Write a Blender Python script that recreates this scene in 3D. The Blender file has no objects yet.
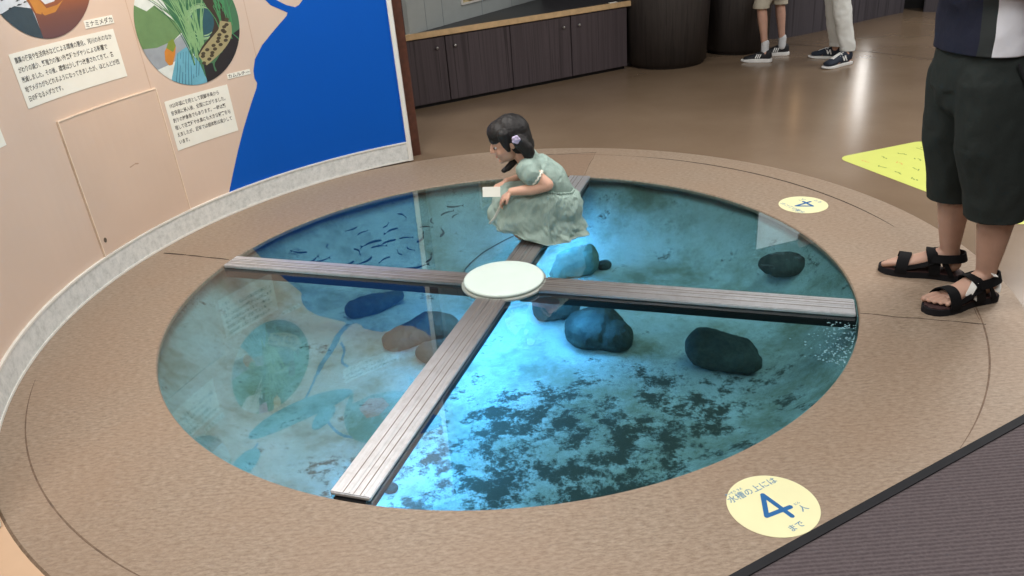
import bpy, bmesh, math, random
from mathutils import Vector, Matrix, noise
random.seed(7)
PI = math.pi
SC = bpy.context.scene
COL = SC.collection
V = Vector

# ------------------------------------------------------------------ materials
def srgb(r, g, b):
    def f(c):
        c /= 255.0
        return c / 12.92 if c <= .04045 else ((c + .055) / 1.055) ** 2.4
    return (f(r), f(g), f(b), 1)

class NT:
    def __init__(self, name):
        self.m = bpy.data.materials.new(name); self.m.use_nodes = True
        self.t = self.m.node_tree; self.n = self.t.nodes; self.l = self.t.links
        self.b = self.n['Principled BSDF']; self.out = self.n['Material Output']
    def add(self, k, **kw):
        n = self.n.new(k)
        for a, v in kw.items():
            if a.startswith('_'): setattr(n, a[1:], v)
            else: n.inputs[a.replace('__', ' ')].default_value = v
        return n
    def link(self, a, b): self.l.new(a, b)
    def coord(self, scale=(1, 1, 1), kind='Object'):
        tc = self.n.new('ShaderNodeTexCoord'); mp = self.n.new('ShaderNodeMapping')
        mp.inputs['Scale'].default_value = scale
        self.link(tc.outputs[kind], mp.inputs['Vector']); return mp.outputs['Vector']
    def noise(self, scale, vec=None, detail=4, rough=.55):
        n = self.add('ShaderNodeTexNoise', Scale=scale, Detail=detail, Roughness=rough)
        if vec is not None: self.link(vec, n.inputs['Vector'])
        return n.outputs['Fac']
    def ramp(self, fac, stops, interp='LINEAR'):
        r = self.n.new('ShaderNodeValToRGB'); r.color_ramp.interpolation = interp
        e = r.color_ramp.elements
        while len(e) < len(stops): e.new(.5)
        for i, (p, c) in enumerate(stops):
            e[i].position = p; e[i].color = c
        self.link(fac, r.inputs['Fac']); return r.outputs['Color']
    def mix(self, fac, a, b, mode='MIX'):
        m = self.n.new('ShaderNodeMix'); m.data_type = 'RGBA'; m.blend_type = mode
        for s, v in ((0, fac), (6, a), (7, b)):
            if hasattr(v, 'links'): self.link(v, m.inputs[s])
            else: m.inputs[s].default_value = v
        return m.outputs[2]
    def math(self, op, a, b=0.0, c=None):
        m = self.n.new('ShaderNodeMath'); m.operation = op
        for s, v in ((0, a), (1, b), (2, c)):
            if v is None: continue
            if hasattr(v, 'links'): self.link(v, m.inputs[s])
            else: m.inputs[s].default_value = v
        return m.outputs[0]
    def bump(self, h, strength=.2, dist=.01):
        b = self.add('ShaderNodeBump', Strength=strength, Distance=dist)
        self.link(h, b.inputs['Height']); self.link(b.outputs['Normal'], self.b.inputs['Normal'])
    def base(self, c): 
        if hasattr(c, 'links'): self.link(c, self.b.inputs['Base Color'])
        else: self.b.inputs['Base Color'].default_value = c
    def set(self, **kw):
        for a, v in kw.items(): self.b.inputs[a.replace('__', ' ')].default_value = v
        return self

def plain(name, col, rough=.6, metal=0., vary=.12, scale=14., spec=.5, bump=0.):
    t = NT(name); v = t.coord()
    f = t.noise(scale, v)
    lo = tuple(c * (1 - vary) for c in col[:3]) + (1,); hi = tuple(min(1, c * (1 + vary)) for c in col[:3]) + (1,)
    t.base(t.ramp(f, [(.3, lo), (.7, hi)]))
    t.set(Roughness=rough, Metallic=metal); t.b.inputs['Specular IOR Level'].default_value = spec
    if bump: t.bump(f, bump, .004)
    return t.m

M = {}
def mats():
    # brown fibrous sheet round the tank
    t = NT('ring_floor'); v = t.coord((1, 2.6, 1)); v2 = t.coord((1, 1, 1))
    f1 = t.noise(46, v, 5, .7); f2 = t.noise(2.2, v2, 3); f3 = t.noise(260, v2, 2)
    c = t.ramp(f1, [(.3, srgb(124, 108, 92)), (.5, srgb(154, 138, 121)), (.72, srgb(180, 165, 148))])
    c = t.mix(t.math('MULTIPLY', f3, .35), c, srgb(116, 97, 82))
    c = t.mix(t.ramp(f2, [(.35, (0, 0, 0, 1)), (.7, (.35, .35, .35, 1))]), c, srgb(150, 124, 102))
    t.base(c); t.set(Roughness=.5); t.b.inputs['Specular IOR Level'].default_value = .35
    t.bump(f1, .25, .003); M['ring'] = t.m
    # glossy brown hall floor
    t = NT('hall_floor'); v = t.coord()
    f = t.noise(1.3, v, 5); f2 = t.noise(60, v, 4)
    c = t.ramp(f, [(.3, srgb(124, 105, 86)), (.7, srgb(138, 119, 99))])
    c = t.mix(t.math('MULTIPLY', f2, .18), c, srgb(92, 74, 58))
    t.base(c); t.set(Roughness=.17); t.b.inputs['Specular IOR Level'].default_value = .62
    t.link(t.math('MULTIPLY_ADD', f, .14, .17), t.b.inputs['Roughness'])
    M['floor'] = t.m
    # dark ribbed carpet
    t = NT('dark_carpet'); tc = t.n.new('ShaderNodeTexCoord'); mp = t.n.new('ShaderNodeMapping')
    mp.inputs['Rotation'].default_value = (0, 0, 0); t.link(tc.outputs['Object'], mp.inputs['Vector'])
    w = t.add('ShaderNodeTexWave', Scale=26., Distortion=1.6, Detail=3.); w.inputs['Detail Scale'].default_value = 3.
    w.bands_direction = 'Y'; t.link(mp.outputs['Vector'], w.inputs['Vector'])
    n = t.noise(140, mp.outputs['Vector'], 4, .7)
    c = t.ramp(w.outputs['Fac'], [(0., srgb(72, 63, 66)), (1., srgb(92, 83, 86))])
    c = t.mix(t.ramp(n, [(.42, (0, 0, 0, 1)), (.75, (.6, .6, .6, 1))]), c, srgb(108, 98, 100))
    t.base(c); t.set(Roughness=.95); t.bump(w.outputs['Fac'], .5, .004); M['carpet'] = t.m
    M['tan'] = plain('tan_floor_piece', srgb(204, 172, 142), .35, vary=.02)
    M['black_edge'] = plain('black_rubber_edge', srgb(34, 35, 39), .7, spec=.25)
    M['peach'] = plain('peach_mural_paint', srgb(212, 190, 173), .5, vary=.03, scale=2.2)
    M['peach_panel'] = plain('peach_panel_paint', srgb(210, 187, 169), .42, vary=.03, scale=3)
    M['blue'] = plain('blue_mural_paint', srgb(0, 84, 182), .55, vary=.02, scale=3, spec=.2)
    M['lake'] = plain('teal_mural_paint', srgb(70, 140, 165), .45, vary=.04, scale=3)
    t = NT('marbled_skirting'); v = t.coord()
    f = t.noise(28, v, 6, .75)
    t.base(t.ramp(f, [(.32, srgb(188, 194, 192)), (.5, srgb(212, 217, 216)), (.7, srgb(230, 233, 231))])); t.set(Roughness=.45); M['skirt_marble'] = t.m
    M['white_trim'] = plain('white_trim', srgb(226, 226, 220), .4, vary=.03)
    M['brown_wood'] = plain('reddish_brown_wood', srgb(84, 50, 38), .4, vary=.25, scale=30)
    M['seam'] = plain('dark_seam', srgb(58, 44, 36), .8, vary=.3, scale=40)
    M['seam_soft'] = plain('faint_seam', srgb(112, 92, 76), .8, vary=.3, scale=40)
    M['patch_brown'] = plain('brown_patch', srgb(140, 119, 101), .55, vary=.12, scale=60)
    M['wall_seam'] = plain('wall_joint', srgb(196, 166, 142), .6, vary=.02)
    # dark laminate with vertical grain
    def lam(name, base, hi, s=(26, 26, .35)):
        t = NT(name); v = t.coord(s); f = t.noise(1.0, v, 6, .7)
        t.base(t.ramp(f, [(.3, base), (.55, hi), (.62, base), (.8, hi)])); t.set(Roughness=.5)
        t.b.inputs['Specular IOR Level'].default_value = .35; return t.m
    M['laminate'] = lam('dark_grained_laminate', srgb(52, 46, 49), srgb(82, 74, 78), (22, 22, .3))
    M['drum'] = lam('dark_drum_laminate', srgb(54, 51, 51), srgb(70, 66, 65))
    M['back_lam'] = lam('charcoal_wall_laminate', srgb(62, 60, 66), srgb(88, 85, 92), (14, 14, .3))
    M['light_wood'] = plain('light_wood_edge', srgb(206, 176, 134), .4, vary=.12, scale=24)
    M['dark_top'] = plain('charcoal_worktop', srgb(52, 52, 56), .4)
    M['grey_board'] = plain('grey_display_board', srgb(172, 180, 180), .6, vary=.03)
    M['grey_line'] = plain('board_joint', srgb(120, 130, 140), .6)
    M['chrome'] = plain('brushed_steel_knob', srgb(190, 190, 190), .3, .9)
    # brushed aluminium plate, worn
    t = NT('worn_aluminium'); v = t.coord((3, 60, 3)); v2 = t.coord()
    f = t.noise(3, v, 5, .7); g = t.noise(26, v2, 6, .8)
    c = t.ramp(f, [(.2, srgb(206, 208, 212)), (.8, srgb(238, 241, 246))])
    c = t.mix(t.ramp(g, [(.45, (0, 0, 0, 1)), (.8, (.4, .4, .4, 1))]), c, srgb(140, 130, 122))
    # dirt worn in towards the middle of the tank (a stain, radius in object space)
    sx = t.n.new('ShaderNodeSeparateXYZ'); t.link(v2, sx.inputs[0])
    rr = t.math('ABSOLUTE', sx.outputs[0])
    d = t.ramp(rr, [(.2, (.8, .8, .8, 1)), (.7, (.22, .22, .22, 1)), (1., (.0, .0, .0, 1))])
    c = t.mix(d, c, srgb(118, 110, 106))
    t.base(c); t.set(Roughness=.36, Metallic=.7); M['alu'] = t.m
    M['alu_dark'] = plain('dirty_groove', srgb(130, 122, 116), .6, .3)
    M['web'] = plain('black_beam_side', srgb(12, 14, 18), .5)
    M['hub'] = plain('white_plastic_disc', srgb(206, 222, 216), .38, vary=.02)
    M['hub_ring'] = plain('grey_rim', srgb(150, 156, 150), .4)
    # glass: clear with mirror-like reflection at grazing angles
    t = NT('tank_glass'); n = t.n; t.n.remove(t.b)
    tr = t.add('ShaderNodeBsdfTransparent', Color=(.66, .80, .84, 1)); gl = t.add('ShaderNodeBsdfGlossy', Color=(1, 1, 1, 1), Roughness=.012)
    fr = t.add('ShaderNodeFresnel', IOR=1.85); mx = n.new('ShaderNodeMixShader'); ge = n.new('ShaderNodeNewGeometry')
    t.link(t.math('MULTIPLY', fr.outputs[0], t.math('SUBTRACT', 1.0, ge.outputs['Backfacing'])), mx.inputs[0]); t.link(tr.outputs[0], mx.inputs[1]); t.link(gl.outputs[0], mx.inputs[2]); t.link(mx.outputs[0], t.out.inputs['Surface']); M['glass'] = t.m
    t = NT('tank_glass_edge'); n = t.n; t.n.remove(t.b)
    tr = t.add('ShaderNodeBsdfTransparent', Color=(.92, .98, .98, 1)); t.link(tr.outputs[0], t.out.inputs['Surface']); M['glass_back'] = t.m
    t = NT('pond_water'); n = t.n; t.n.remove(t.b)
    tr = t.add('ShaderNodeBsdfTransparent', Color=(.60, .755, .80, 1)); gl = t.add('ShaderNodeBsdfGlossy', Color=(1, 1, 1, 1), Roughness=.03)
    fr = t.add('ShaderNodeFresnel', IOR=1.2); mx = n.new('ShaderNodeMixShader')
    bp = t.add('ShaderNodeBump', Strength=.25, Distance=.01); t.link(t.noise(9, t.coord(), 2), bp.inputs['Height'])
    t.link(bp.outputs[0], fr.inputs['Normal']); t.link(bp.outputs[0], gl.inputs['Normal']); ge = n.new('ShaderNodeNewGeometry')
    t.link(t.math('MULTIPLY', fr.outputs[0], t.math('SUBTRACT', 1.0, ge.outputs['Backfacing'])), mx.inputs[0]); t.link(tr.outputs[0], mx.inputs[1]); t.link(gl.outputs[0], mx.inputs[2]); t.link(mx.outputs[0], t.out.inputs['Surface']); M['water'] = t.m
    # pale tank bed with dark algae patches
    t = NT('tank_bed'); v = t.coord()
    f1 = t.noise(6.2, v, 13, .77); f2 = t.noise(46, v, 9, .9); f3 = t.noise(3.0, v, 8, .7)
    sx = t.n.new('ShaderNodeSeparateXYZ'); t.link(v, sx.inputs[0])
    # patches thicker over the near right part of the bed
    dx = t.math('SUBTRACT', sx.outputs[0], .28); dy = t.math('SUBTRACT', sx.outputs[1], -.78)
    dd = t.math('SQRT', t.math('ADD', t.math('MULTIPLY', dx, t.math('MULTIPLY', dx, .55)), t.math('MULTIPLY', dy, t.math('MULTIPLY', dy, 1.6))))
    near = t.ramp(dd, [(.10, (.155, .155, .155, 1)), (.45, (.12, .12, .12, 1)), (.9, (0, 0, 0, 1))])
    s = t.math('ADD', t.math('ADD', f1, t.math('MULTIPLY', f2, .34)), near)
    mask = t.ramp(s, [(.765, (0, 0, 0, 1)), (.83, (1, 1, 1, 1))])
    fine = t.ramp(f2, [(.54, (0, 0, 0, 1)), (.66, (.7, .7, .7, 1))])
    c = t.ramp(f3, [(.36, srgb(150, 146, 122)), (.52, srgb(206, 206, 194)), (.7, srgb(226, 228, 222))])
    c = t.mix(fine, c, srgb(112, 110, 90)); c = t.mix(mask, c, srgb(84, 80, 66))
    t.base(c); t.set(Roughness=.9); t.bump(s, .3, .01); M['bed'] = t.m
    M['basin'] = plain('pale_tank_wall', srgb(190, 195, 188), .6)
    for k, a, b in (('rock_dark', srgb(50, 54, 50), srgb(96, 102, 92)), ('rock_green', srgb(96, 122, 108), srgb(150, 170, 152)), ('rock_brown', srgb(66, 56, 44), srgb(104, 84, 62))):
        t = NT(k); v = t.coord(); f = t.noise(9, v, 7, .7); g = t.noise(60, v, 4)
        c = t.ramp(f, [(.3, a), (.7, b)]); c = t.mix(t.ramp(g, [(.5, (0, 0, 0, 1)), (.8, (.5, .5, .5, 1))]), c, tuple(x * .5 for x in a[:3]) + (1,))
        t.base(c); t.set(Roughness=.85); t.bump(t.math('ADD', f, t.math('MULTIPLY', g, .4)), .8, .02); M[k] = t.m
    M['fish'] = plain('dark_fish', srgb(44, 62, 66), .5)
    M['cable'] = plain('dark_cable', srgb(30, 40, 50), .5)
    M['droplet'] = plain('pale_droplets', srgb(215, 235, 240), .15)
    M['sticker'] = plain('pale_yellow_sticker', srgb(232, 230, 184), .5, vary=.02)
    M['ink_blue'] = plain('blue_ink', srgb(24, 98, 158), .5, vary=.02)
    M['ink_pale'] = plain('pale_blue_ink', srgb(96, 140, 170), .5, vary=.02)
    M['lime'] = plain('lime_floor_sticker', srgb(208, 216, 112), .45, vary=.02)
    M['ink_green'] = plain('green_ink', srgb(128, 150, 70), .5); M['ink_orange'] = plain('orange_ink', srgb(216, 178, 92), .5)
    M['paper'] = plain('white_caption', srgb(236, 236, 226), .5, vary=.02)
    M['ink'] = plain('grey_black_ink', srgb(62, 60, 58), .6, vary=.02)
    # people
    def skin(name, c, s=.08):
        t = NT(name); v = t.coord(); f = t.noise(20, v, 3)
        t.base(t.ramp(f, [(.3, tuple(x * .9 for x in c[:3]) + (1,)), (.7, c)])); t.set(Roughness=.55)
        t.b.inputs['Subsurface Weight'].default_value = s; t.b.inputs['Subsurface Radius'].default_value = (.012, .005, .003); return t.m
    M['skin_girl'] = skin('light_skin', srgb(226, 180, 156)); M['skin_man'] = skin('tanned_skin', srgb(184, 148, 130)); M['skin_kid'] = skin('warm_skin', srgb(196, 156, 138))
    t = NT('black_hair'); v = t.coord((90, 90, 14)); f = t.noise(1.5, v, 4)
    t.base(t.ramp(f, [(.3, srgb(12, 11, 12)), (.7, srgb(26, 23, 25))])); t.set(Roughness=.6); t.bump(f, .4, .002); M['hair'] = t.m
    t = NT('mint_striped_cotton'); v = t.coord()
    w = t.add('ShaderNodeTexWave', Scale=62., Distortion=1.6, Detail=2.); w.bands_direction = 'X'; t.link(v, w.inputs['Vector'])
    n1 = t.noise(120, v, 4, .7); n2 = t.noise(11, v, 3)
    c = t.ramp(w.outputs['Fac'], [(.25, srgb(128, 158, 150)), (.75, srgb(194, 210, 201))])
    c = t.mix(t.math('MULTIPLY', n1, .4), c, srgb(120, 150, 142))
    t.base(c); t.set(Roughness=.9); t.bump(t.math('ADD', n2, t.math('MULTIPLY', n1, .2)), .6, .02); M['dress'] = t.m
    M['frill'] = plain('white_lace', srgb(232, 232, 220), .8); M['clip'] = plain('lilac_hair_clip', srgb(206, 196, 232), .3)
    def cloth(name, c, rough=.9, v_=.12):
        t = NT(name); v = t.coord(); n1 = t.noise(300, v, 2); n2 = t.noise(12, v, 4)
        t.base(t.ramp(n1, [(.3, tuple(x * (1 - v_) for x in c[:3]) + (1,)), (.7, c)])); t.set(Roughness=rough); t.bump(n2, .35, .015)
        t.b.inputs['Specular IOR Level'].default_value = .25; return t.m
    M['shorts'] = cloth('charcoal_green_cotton', srgb(42, 48, 47)); M['kid_shorts'] = cloth('beige_cotton', srgb(186, 180, 164))
    M['trousers'] = cloth('pale_grey_trousers', srgb(222, 226, 224)); M['white_shirt'] = cloth('white_shirt_cotton', srgb(226, 226, 228)); M['grey_shirt'] = cloth('grey_shirt_cotton', srgb(130, 136, 142))
    M['sandal'] = plain('black_sandal_webbing', srgb(14, 14, 17), .8, spec=.2); M['sole'] = plain('dark_rubber_sole', srgb(30, 30, 34), .8, spec=.2); M['insole'] = plain('dark_red_insole', srgb(60, 38, 38), .7)
    M['tape'] = plain('white_tape', srgb(228, 228, 224), .7); M['sock'] = plain('pale_sock', srgb(200, 204, 208), .9)
    M['shoe_black'] = plain('black_shoe_mesh', srgb(26, 28, 34), .7); M['shoe_navy'] = plain('navy_suede', srgb(28, 38, 54), .8); M['shoe_white'] = plain('white_shoe_rubber', srgb(228, 230, 230), .5)
    # three-colour polo shirt: navy front, charcoal side band, white back
    t = NT('colour_block_shirt'); v = t.coord(); sx = t.n.new('ShaderNodeSeparateXYZ'); t.link(v, sx.inputs[0])
    s = t.math('SUBTRACT', sx.outputs[0], t.math('MULTIPLY', sx.outputs[2], .0))
    n2 = t.noise(10, v, 4)
    c = t.ramp(t.math('ADD', s, .0), [(0, srgb(20, 30, 66)), (.001, srgb(20, 30, 66))])
    a1 = t.math('GREATER_THAN', s, 1.496); a2 = t.math('GREATER_THAN', s, 1.526); a0 = t.math('GREATER_THAN', sx.outputs[1], -.205)
    c = t.mix(a1, srgb(10, 18, 44), srgb(40, 46, 47)); c = t.mix(a2, c, srgb(222, 224, 232)); c = t.mix(a0, c, srgb(222, 224, 232))
    t.base(c); t.set(Roughness=.8); t.bump(n2, .3, .02); M['polo'] = t.m
mats()
def emis(name, c, s):
    t = NT(name); t.b.inputs['Emission Color'].default_value = c; t.b.inputs['Emission Strength'].default_value = s; t.base(c); return t.m
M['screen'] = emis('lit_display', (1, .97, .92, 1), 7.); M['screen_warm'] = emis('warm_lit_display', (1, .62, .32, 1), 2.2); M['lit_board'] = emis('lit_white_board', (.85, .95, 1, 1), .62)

# ------------------------------------------------------------------ object helpers
def link(name, me, mat, parent=None, smooth=True):
    o = bpy.data.objects.new(name, me); COL.objects.link(o)
    if mat is not None and not me.materials:
        for m in (mat if isinstance(mat, (list, tuple)) else [mat]): me.materials.append(m)
    if smooth:
        for p in me.polygons: p.use_smooth = True
    if parent: o.parent = parent
    return o
def obj(name, bm, mat, parent=None, smooth=True):
    bmesh.ops.recalc_face_normals(bm, faces=bm.faces[:])
    me = bpy.data.meshes.new(name); bm.to_mesh(me); bm.free()
    return link(name, me, mat, parent, smooth)
def flat_up(name, bm, mat):
    me = bpy.data.meshes.new(name); bm.normal_update(); bm.to_mesh(me); bm.free(); return link(name, me, mat, None, False)
def tag(o, label, cat, group=None, kind=None):
    o['label'] = label; o['category'] = cat
    if group: o['group'] = group
    if kind: o['kind'] = kind
    return o
def struct(o): o['kind'] = 'structure'; return o
def empty(name, loc=(0, 0, 0)):
    o = bpy.data.objects.new(name, None); COL.objects.link(o); o.location = loc; o.empty_display_size = .1
    bpy.context.view_layer.update(); return o
def adopt(root, kids):
    """parent children built in world coordinates under an empty without moving them"""
    inv = Matrix.Translation(root.location).inverted()
    for k in kids: k.parent = root; k.matrix_parent_inverse = inv
def bx(bm, x0, x1, y0, y1, z0, z1, bev=0., mtx=None):
    vs = [bm.verts.new((x, y, z)) for z in (z0, z1) for y in (y0, y1) for x in (x0, x1)]
    fs = [bm.faces.new([vs[i] for i in f]) for f in ((0, 2, 3, 1), (4, 5, 7, 6), (0, 1, 5, 4), (2, 6, 7, 3), (0, 4, 6, 2), (1, 3, 7, 5))]
    if bev: bmesh.ops.bevel(bm, geom=list({e for f in fs for e in f.edges}), offset=bev, segments=2, affect='EDGES')
    if mtx is not None: bmesh.ops.transform(bm, matrix=mtx, verts=[v for v in bm.verts])
    return bm
def lathe(bm, prof, n=64, c=(0, 0), cap=True):
    rings = []
    for r, z in prof:
        rings.append([bm.verts.new((c[0] + r * math.cos(2 * PI * i / n), c[1] + r * math.sin(2 * PI * i / n), z)) for i in range(n)])
    for a, b in zip(rings, rings[1:]):
        for i in range(n): bm.faces.new((a[i], a[(i + 1) % n], b[(i + 1) % n], b[i]))
    if cap: bm.faces.new(rings[0][::-1]); bm.faces.new(rings[-1])
def frame_of(d, up):
    d = d.normalized(); s = d.cross(up)
    if s.length < 1e-4: s = d.cross(V((1, 0, 0)))
    s.normalize(); return s, s.cross(d).normalized() * 1.0
def tube(bm, pts, rad, n=12, up=V((0, 0, 1)), cap=True, closed=False):
    pts = [V(p) for p in pts]; N = len(pts); rings = []
    for i, p in enumerate(pts):
        d = (pts[(i + 1) % N] - pts[i - 1]) if closed else (pts[min(i + 1, N - 1)] - pts[max(i - 1, 0)])
        s, u = frame_of(d, up)
        r = rad[i] if isinstance(rad, (list, tuple)) and isinstance(rad[0], (list, tuple, float, int)) and len(rad) == N else rad
        ra, rb = r if isinstance(r, (list, tuple)) else (r, r)
        rings.append([bm.verts.new(p + s * ra * math.cos(2 * PI * k / n) + u * rb * math.sin(2 * PI * k / n)) for k in range(n)])
    for i in range(N if closed else N - 1):
        a, b = rings[i], rings[(i + 1) % N]
        for k in range(n): bm.faces.new((a[k], a[(k + 1) % n], b[(k + 1) % n], b[k]))
    if cap and not closed: bm.faces.new(rings[0][::-1]); bm.faces.new(rings[-1])
    return rings
def ell(bm, c, r, rot=None, sub=3):
    m = Matrix.Translation(V(c)) @ (rot.to_4x4() if rot is not None else Matrix.Identity(4)) @ Matrix.Diagonal((r[0], r[1], r[2], 1))
    bmesh.ops.create_icosphere(bm, subdivisions=sub, radius=1, matrix=m)
def chain(bm, pts, up=V((0, 0, 1)), n=20):
    """tapered limb: pts = [(point, r or (ra, rb)), ...] with round joints"""
    P_ = [V(p) for p, _ in pts]; R_ = [(r if isinstance(r, (list, tuple)) else (r, r)) for _, r in pts]
    for i in range(len(P_) - 1):
        d = P_[i + 1] - P_[i]; s, u = frame_of(d, up)
        rings = []
        for j in (i, i + 1):
            rings.append([bm.verts.new(P_[j] + s * R_[j][0] * math.cos(2 * PI * k / n) + u * R_[j][1] * math.sin(2 * PI * k / n)) for k in range(n)])
        a, b = rings
        for k in range(n): bm.faces.new((a[k], a[(k + 1) % n], b[(k + 1) % n], b[k]))
        bm.faces.new(a[::-1]); bm.faces.new(b)
    for i, p in enumerate(P_):
        d = P_[min(i + 1, len(P_) - 1)] - P_[max(i - 1, 0)]; s, u = frame_of(d, up); dn = d.normalized()
        rot = Matrix((s, u, dn)).transposed()
        ell(bm, p, (R_[i][0], R_[i][1], min(R_[i])), rot, 2)
def fuse(name, bm, mat, parent=None, voxel=.005, smooth=4, wrinkle=None, cut=None):
    """join overlapping volumes into one continuous skin"""
    bmesh.ops.recalc_face_normals(bm, faces=bm.faces[:])
    me = bpy.data.meshes.new(name); bm.to_mesh(me); bm.free()
    o = bpy.data.objects.new(name, me); COL.objects.link(o)
    r = o.modifiers.new('r', 'REMESH'); r.mode = 'VOXEL'; r.voxel_size = voxel; r.adaptivity = 0
    s = o.modifiers.new('s', 'SMOOTH'); s.factor = .5; s.iterations = smooth
    dg = bpy.context.evaluated_depsgraph_get(); me2 = bpy.data.meshes.new_from_object(o.evaluated_get(dg))
    bpy.data.objects.remove(o); me2.name = name
    if wrinkle:
        nn = [v.normal.copy() for v in me2.vertices]
        for v, n_ in zip(me2.vertices, nn): v.co = v.co + n_ * wrinkle(v.co, n_)
    me2.materials.clear()
    return link(name, me2, mat, parent)
def ribbon(bm, pts, w, t, out=None, up=V((0, 0, 1))):
    """flat strap through pts; out(i) gives the outward normal"""
    pts = [V(p) for p in pts]; N = len(pts); R = []
    for i, p in enumerate(pts):
        d = (pts[min(i + 1, N - 1)] - pts[max(i - 1, 0)]).normalized()
        o = out(p) if out else up
        s = d.cross(o).normalized(); o = s.cross(d).normalized()
        ww = w[i] if isinstance(w, (list, tuple)) else w
        R.append([bm.verts.new(p + s * ww / 2), bm.verts.new(p + s * ww / 2 + o * t), bm.verts.new(p - s * ww / 2 + o * t), bm.verts.new(p - s * ww / 2)])
    for a, b in zip(R, R[1:]):
        for k in range(4): bm.faces.new((a[k], a[(k + 1) % 4], b[(k + 1) % 4], b[k]))
    bm.faces.new(R[0][::-1]); bm.faces.new(R[-1])
def smooth_path(pts, n=8):
    pts = [V(p) for p in pts]; out = []
    for i in range(len(pts) - 1):
        p0, p1, p2, p3 = pts[max(i - 1, 0)], pts[i], pts[i + 1], pts[min(i + 2, len(pts) - 1)]
        for k in range(n):
            t = k / n
            out.append(.5 * ((2 * p1) + (p2 - p0) * t + (2 * p0 - 5 * p1 + 4 * p2 - p3) * t * t + (3 * p1 - p0 - 3 * p2 + p3) * t ** 3))
    out.append(pts[-1]); return out
def fill2d(loops, dx=.05, cuts=True):
    """flat filled shape in XY (first loop outline, others holes), sliced so it can be bent"""
    bm = bmesh.new()
    for lp in loops:
        vs = [bm.verts.new((x, y, 0)) for x, y in lp]
        for i in range(len(vs)): bm.edges.new((vs[i], vs[(i + 1) % len(vs)]))
    bmesh.ops.triangle_fill(bm, use_beauty=True, edges=bm.edges[:])
    if cuts:
        xs = [v.co.x for v in bm.verts]; x = math.floor(min(xs) / dx) * dx
        while x < max(xs):
            bmesh.ops.bisect_plane(bm, geom=bm.verts[:] + bm.edges[:] + bm.faces[:], plane_co=(x, 0, 0), plane_no=(1, 0, 0)); x += dx
    return bm
def text_mesh(s, size, align='LEFT', line=1., bold=0.):
    cu = bpy.data.curves.new('writing', 'FONT'); cu.body = s; cu.size = size; cu.align_x = align; cu.space_line = line; cu.offset = bold; cu.resolution_u = 2
    o = bpy.data.objects.new('writing', cu); COL.objects.link(o); dg = bpy.context.evaluated_depsgraph_get(); dg.update()
    me = bpy.data.meshes.new_from_object(o.evaluated_get(dg)); bpy.data.objects.remove(o); me.materials.clear()
    return me

# ------------------------------------------------------------------ the curved mural wall
WC = V((.2536, -.0582)); WR = 2.0567; LEAN = .03; TH0 = 150.; K = WR * PI / 180
def U(th): return (TH0 - th) * K
def wp(u, z, off=0.):
    th = math.radians(TH0 - u / K); r = WR + LEAN * z - off
    return V((WC.x + r * math.cos(th), WC.y + r * math.sin(th), z))
def bend(bm_or_me, name, mat, off, thick=0., parent=None, smooth=False, at=(0, 0), rot=0.):
    if isinstance(bm_or_me, bpy.types.Mesh): bm = bmesh.new(); bm.from_mesh(bm_or_me)
    else: bm = bm_or_me
    c, s = math.cos(rot), math.sin(rot)
    if thick:
        g = bmesh.ops.extrude_face_region(bm, geom=bm.faces[:])
        for e in g['geom']:
            if isinstance(e, bmesh.types.BMVert): e.co.z = -thick
    for v in bm.verts:
        x, y, d = v.co; v.co = wp(at[0] + x * c - y * s, at[1] + x * s + y * c, off + d)
    return obj(name, bm, mat, parent, smooth)
def disc2d(cu, cz, ru, rz, n=48, a0=0, a1=2 * PI): return [(cu + ru * math.cos(a0 + (a1 - a0) * i / n), cz + rz * math.sin(a0 + (a1 - a0) * i / n)) for i in range(n)]

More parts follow.
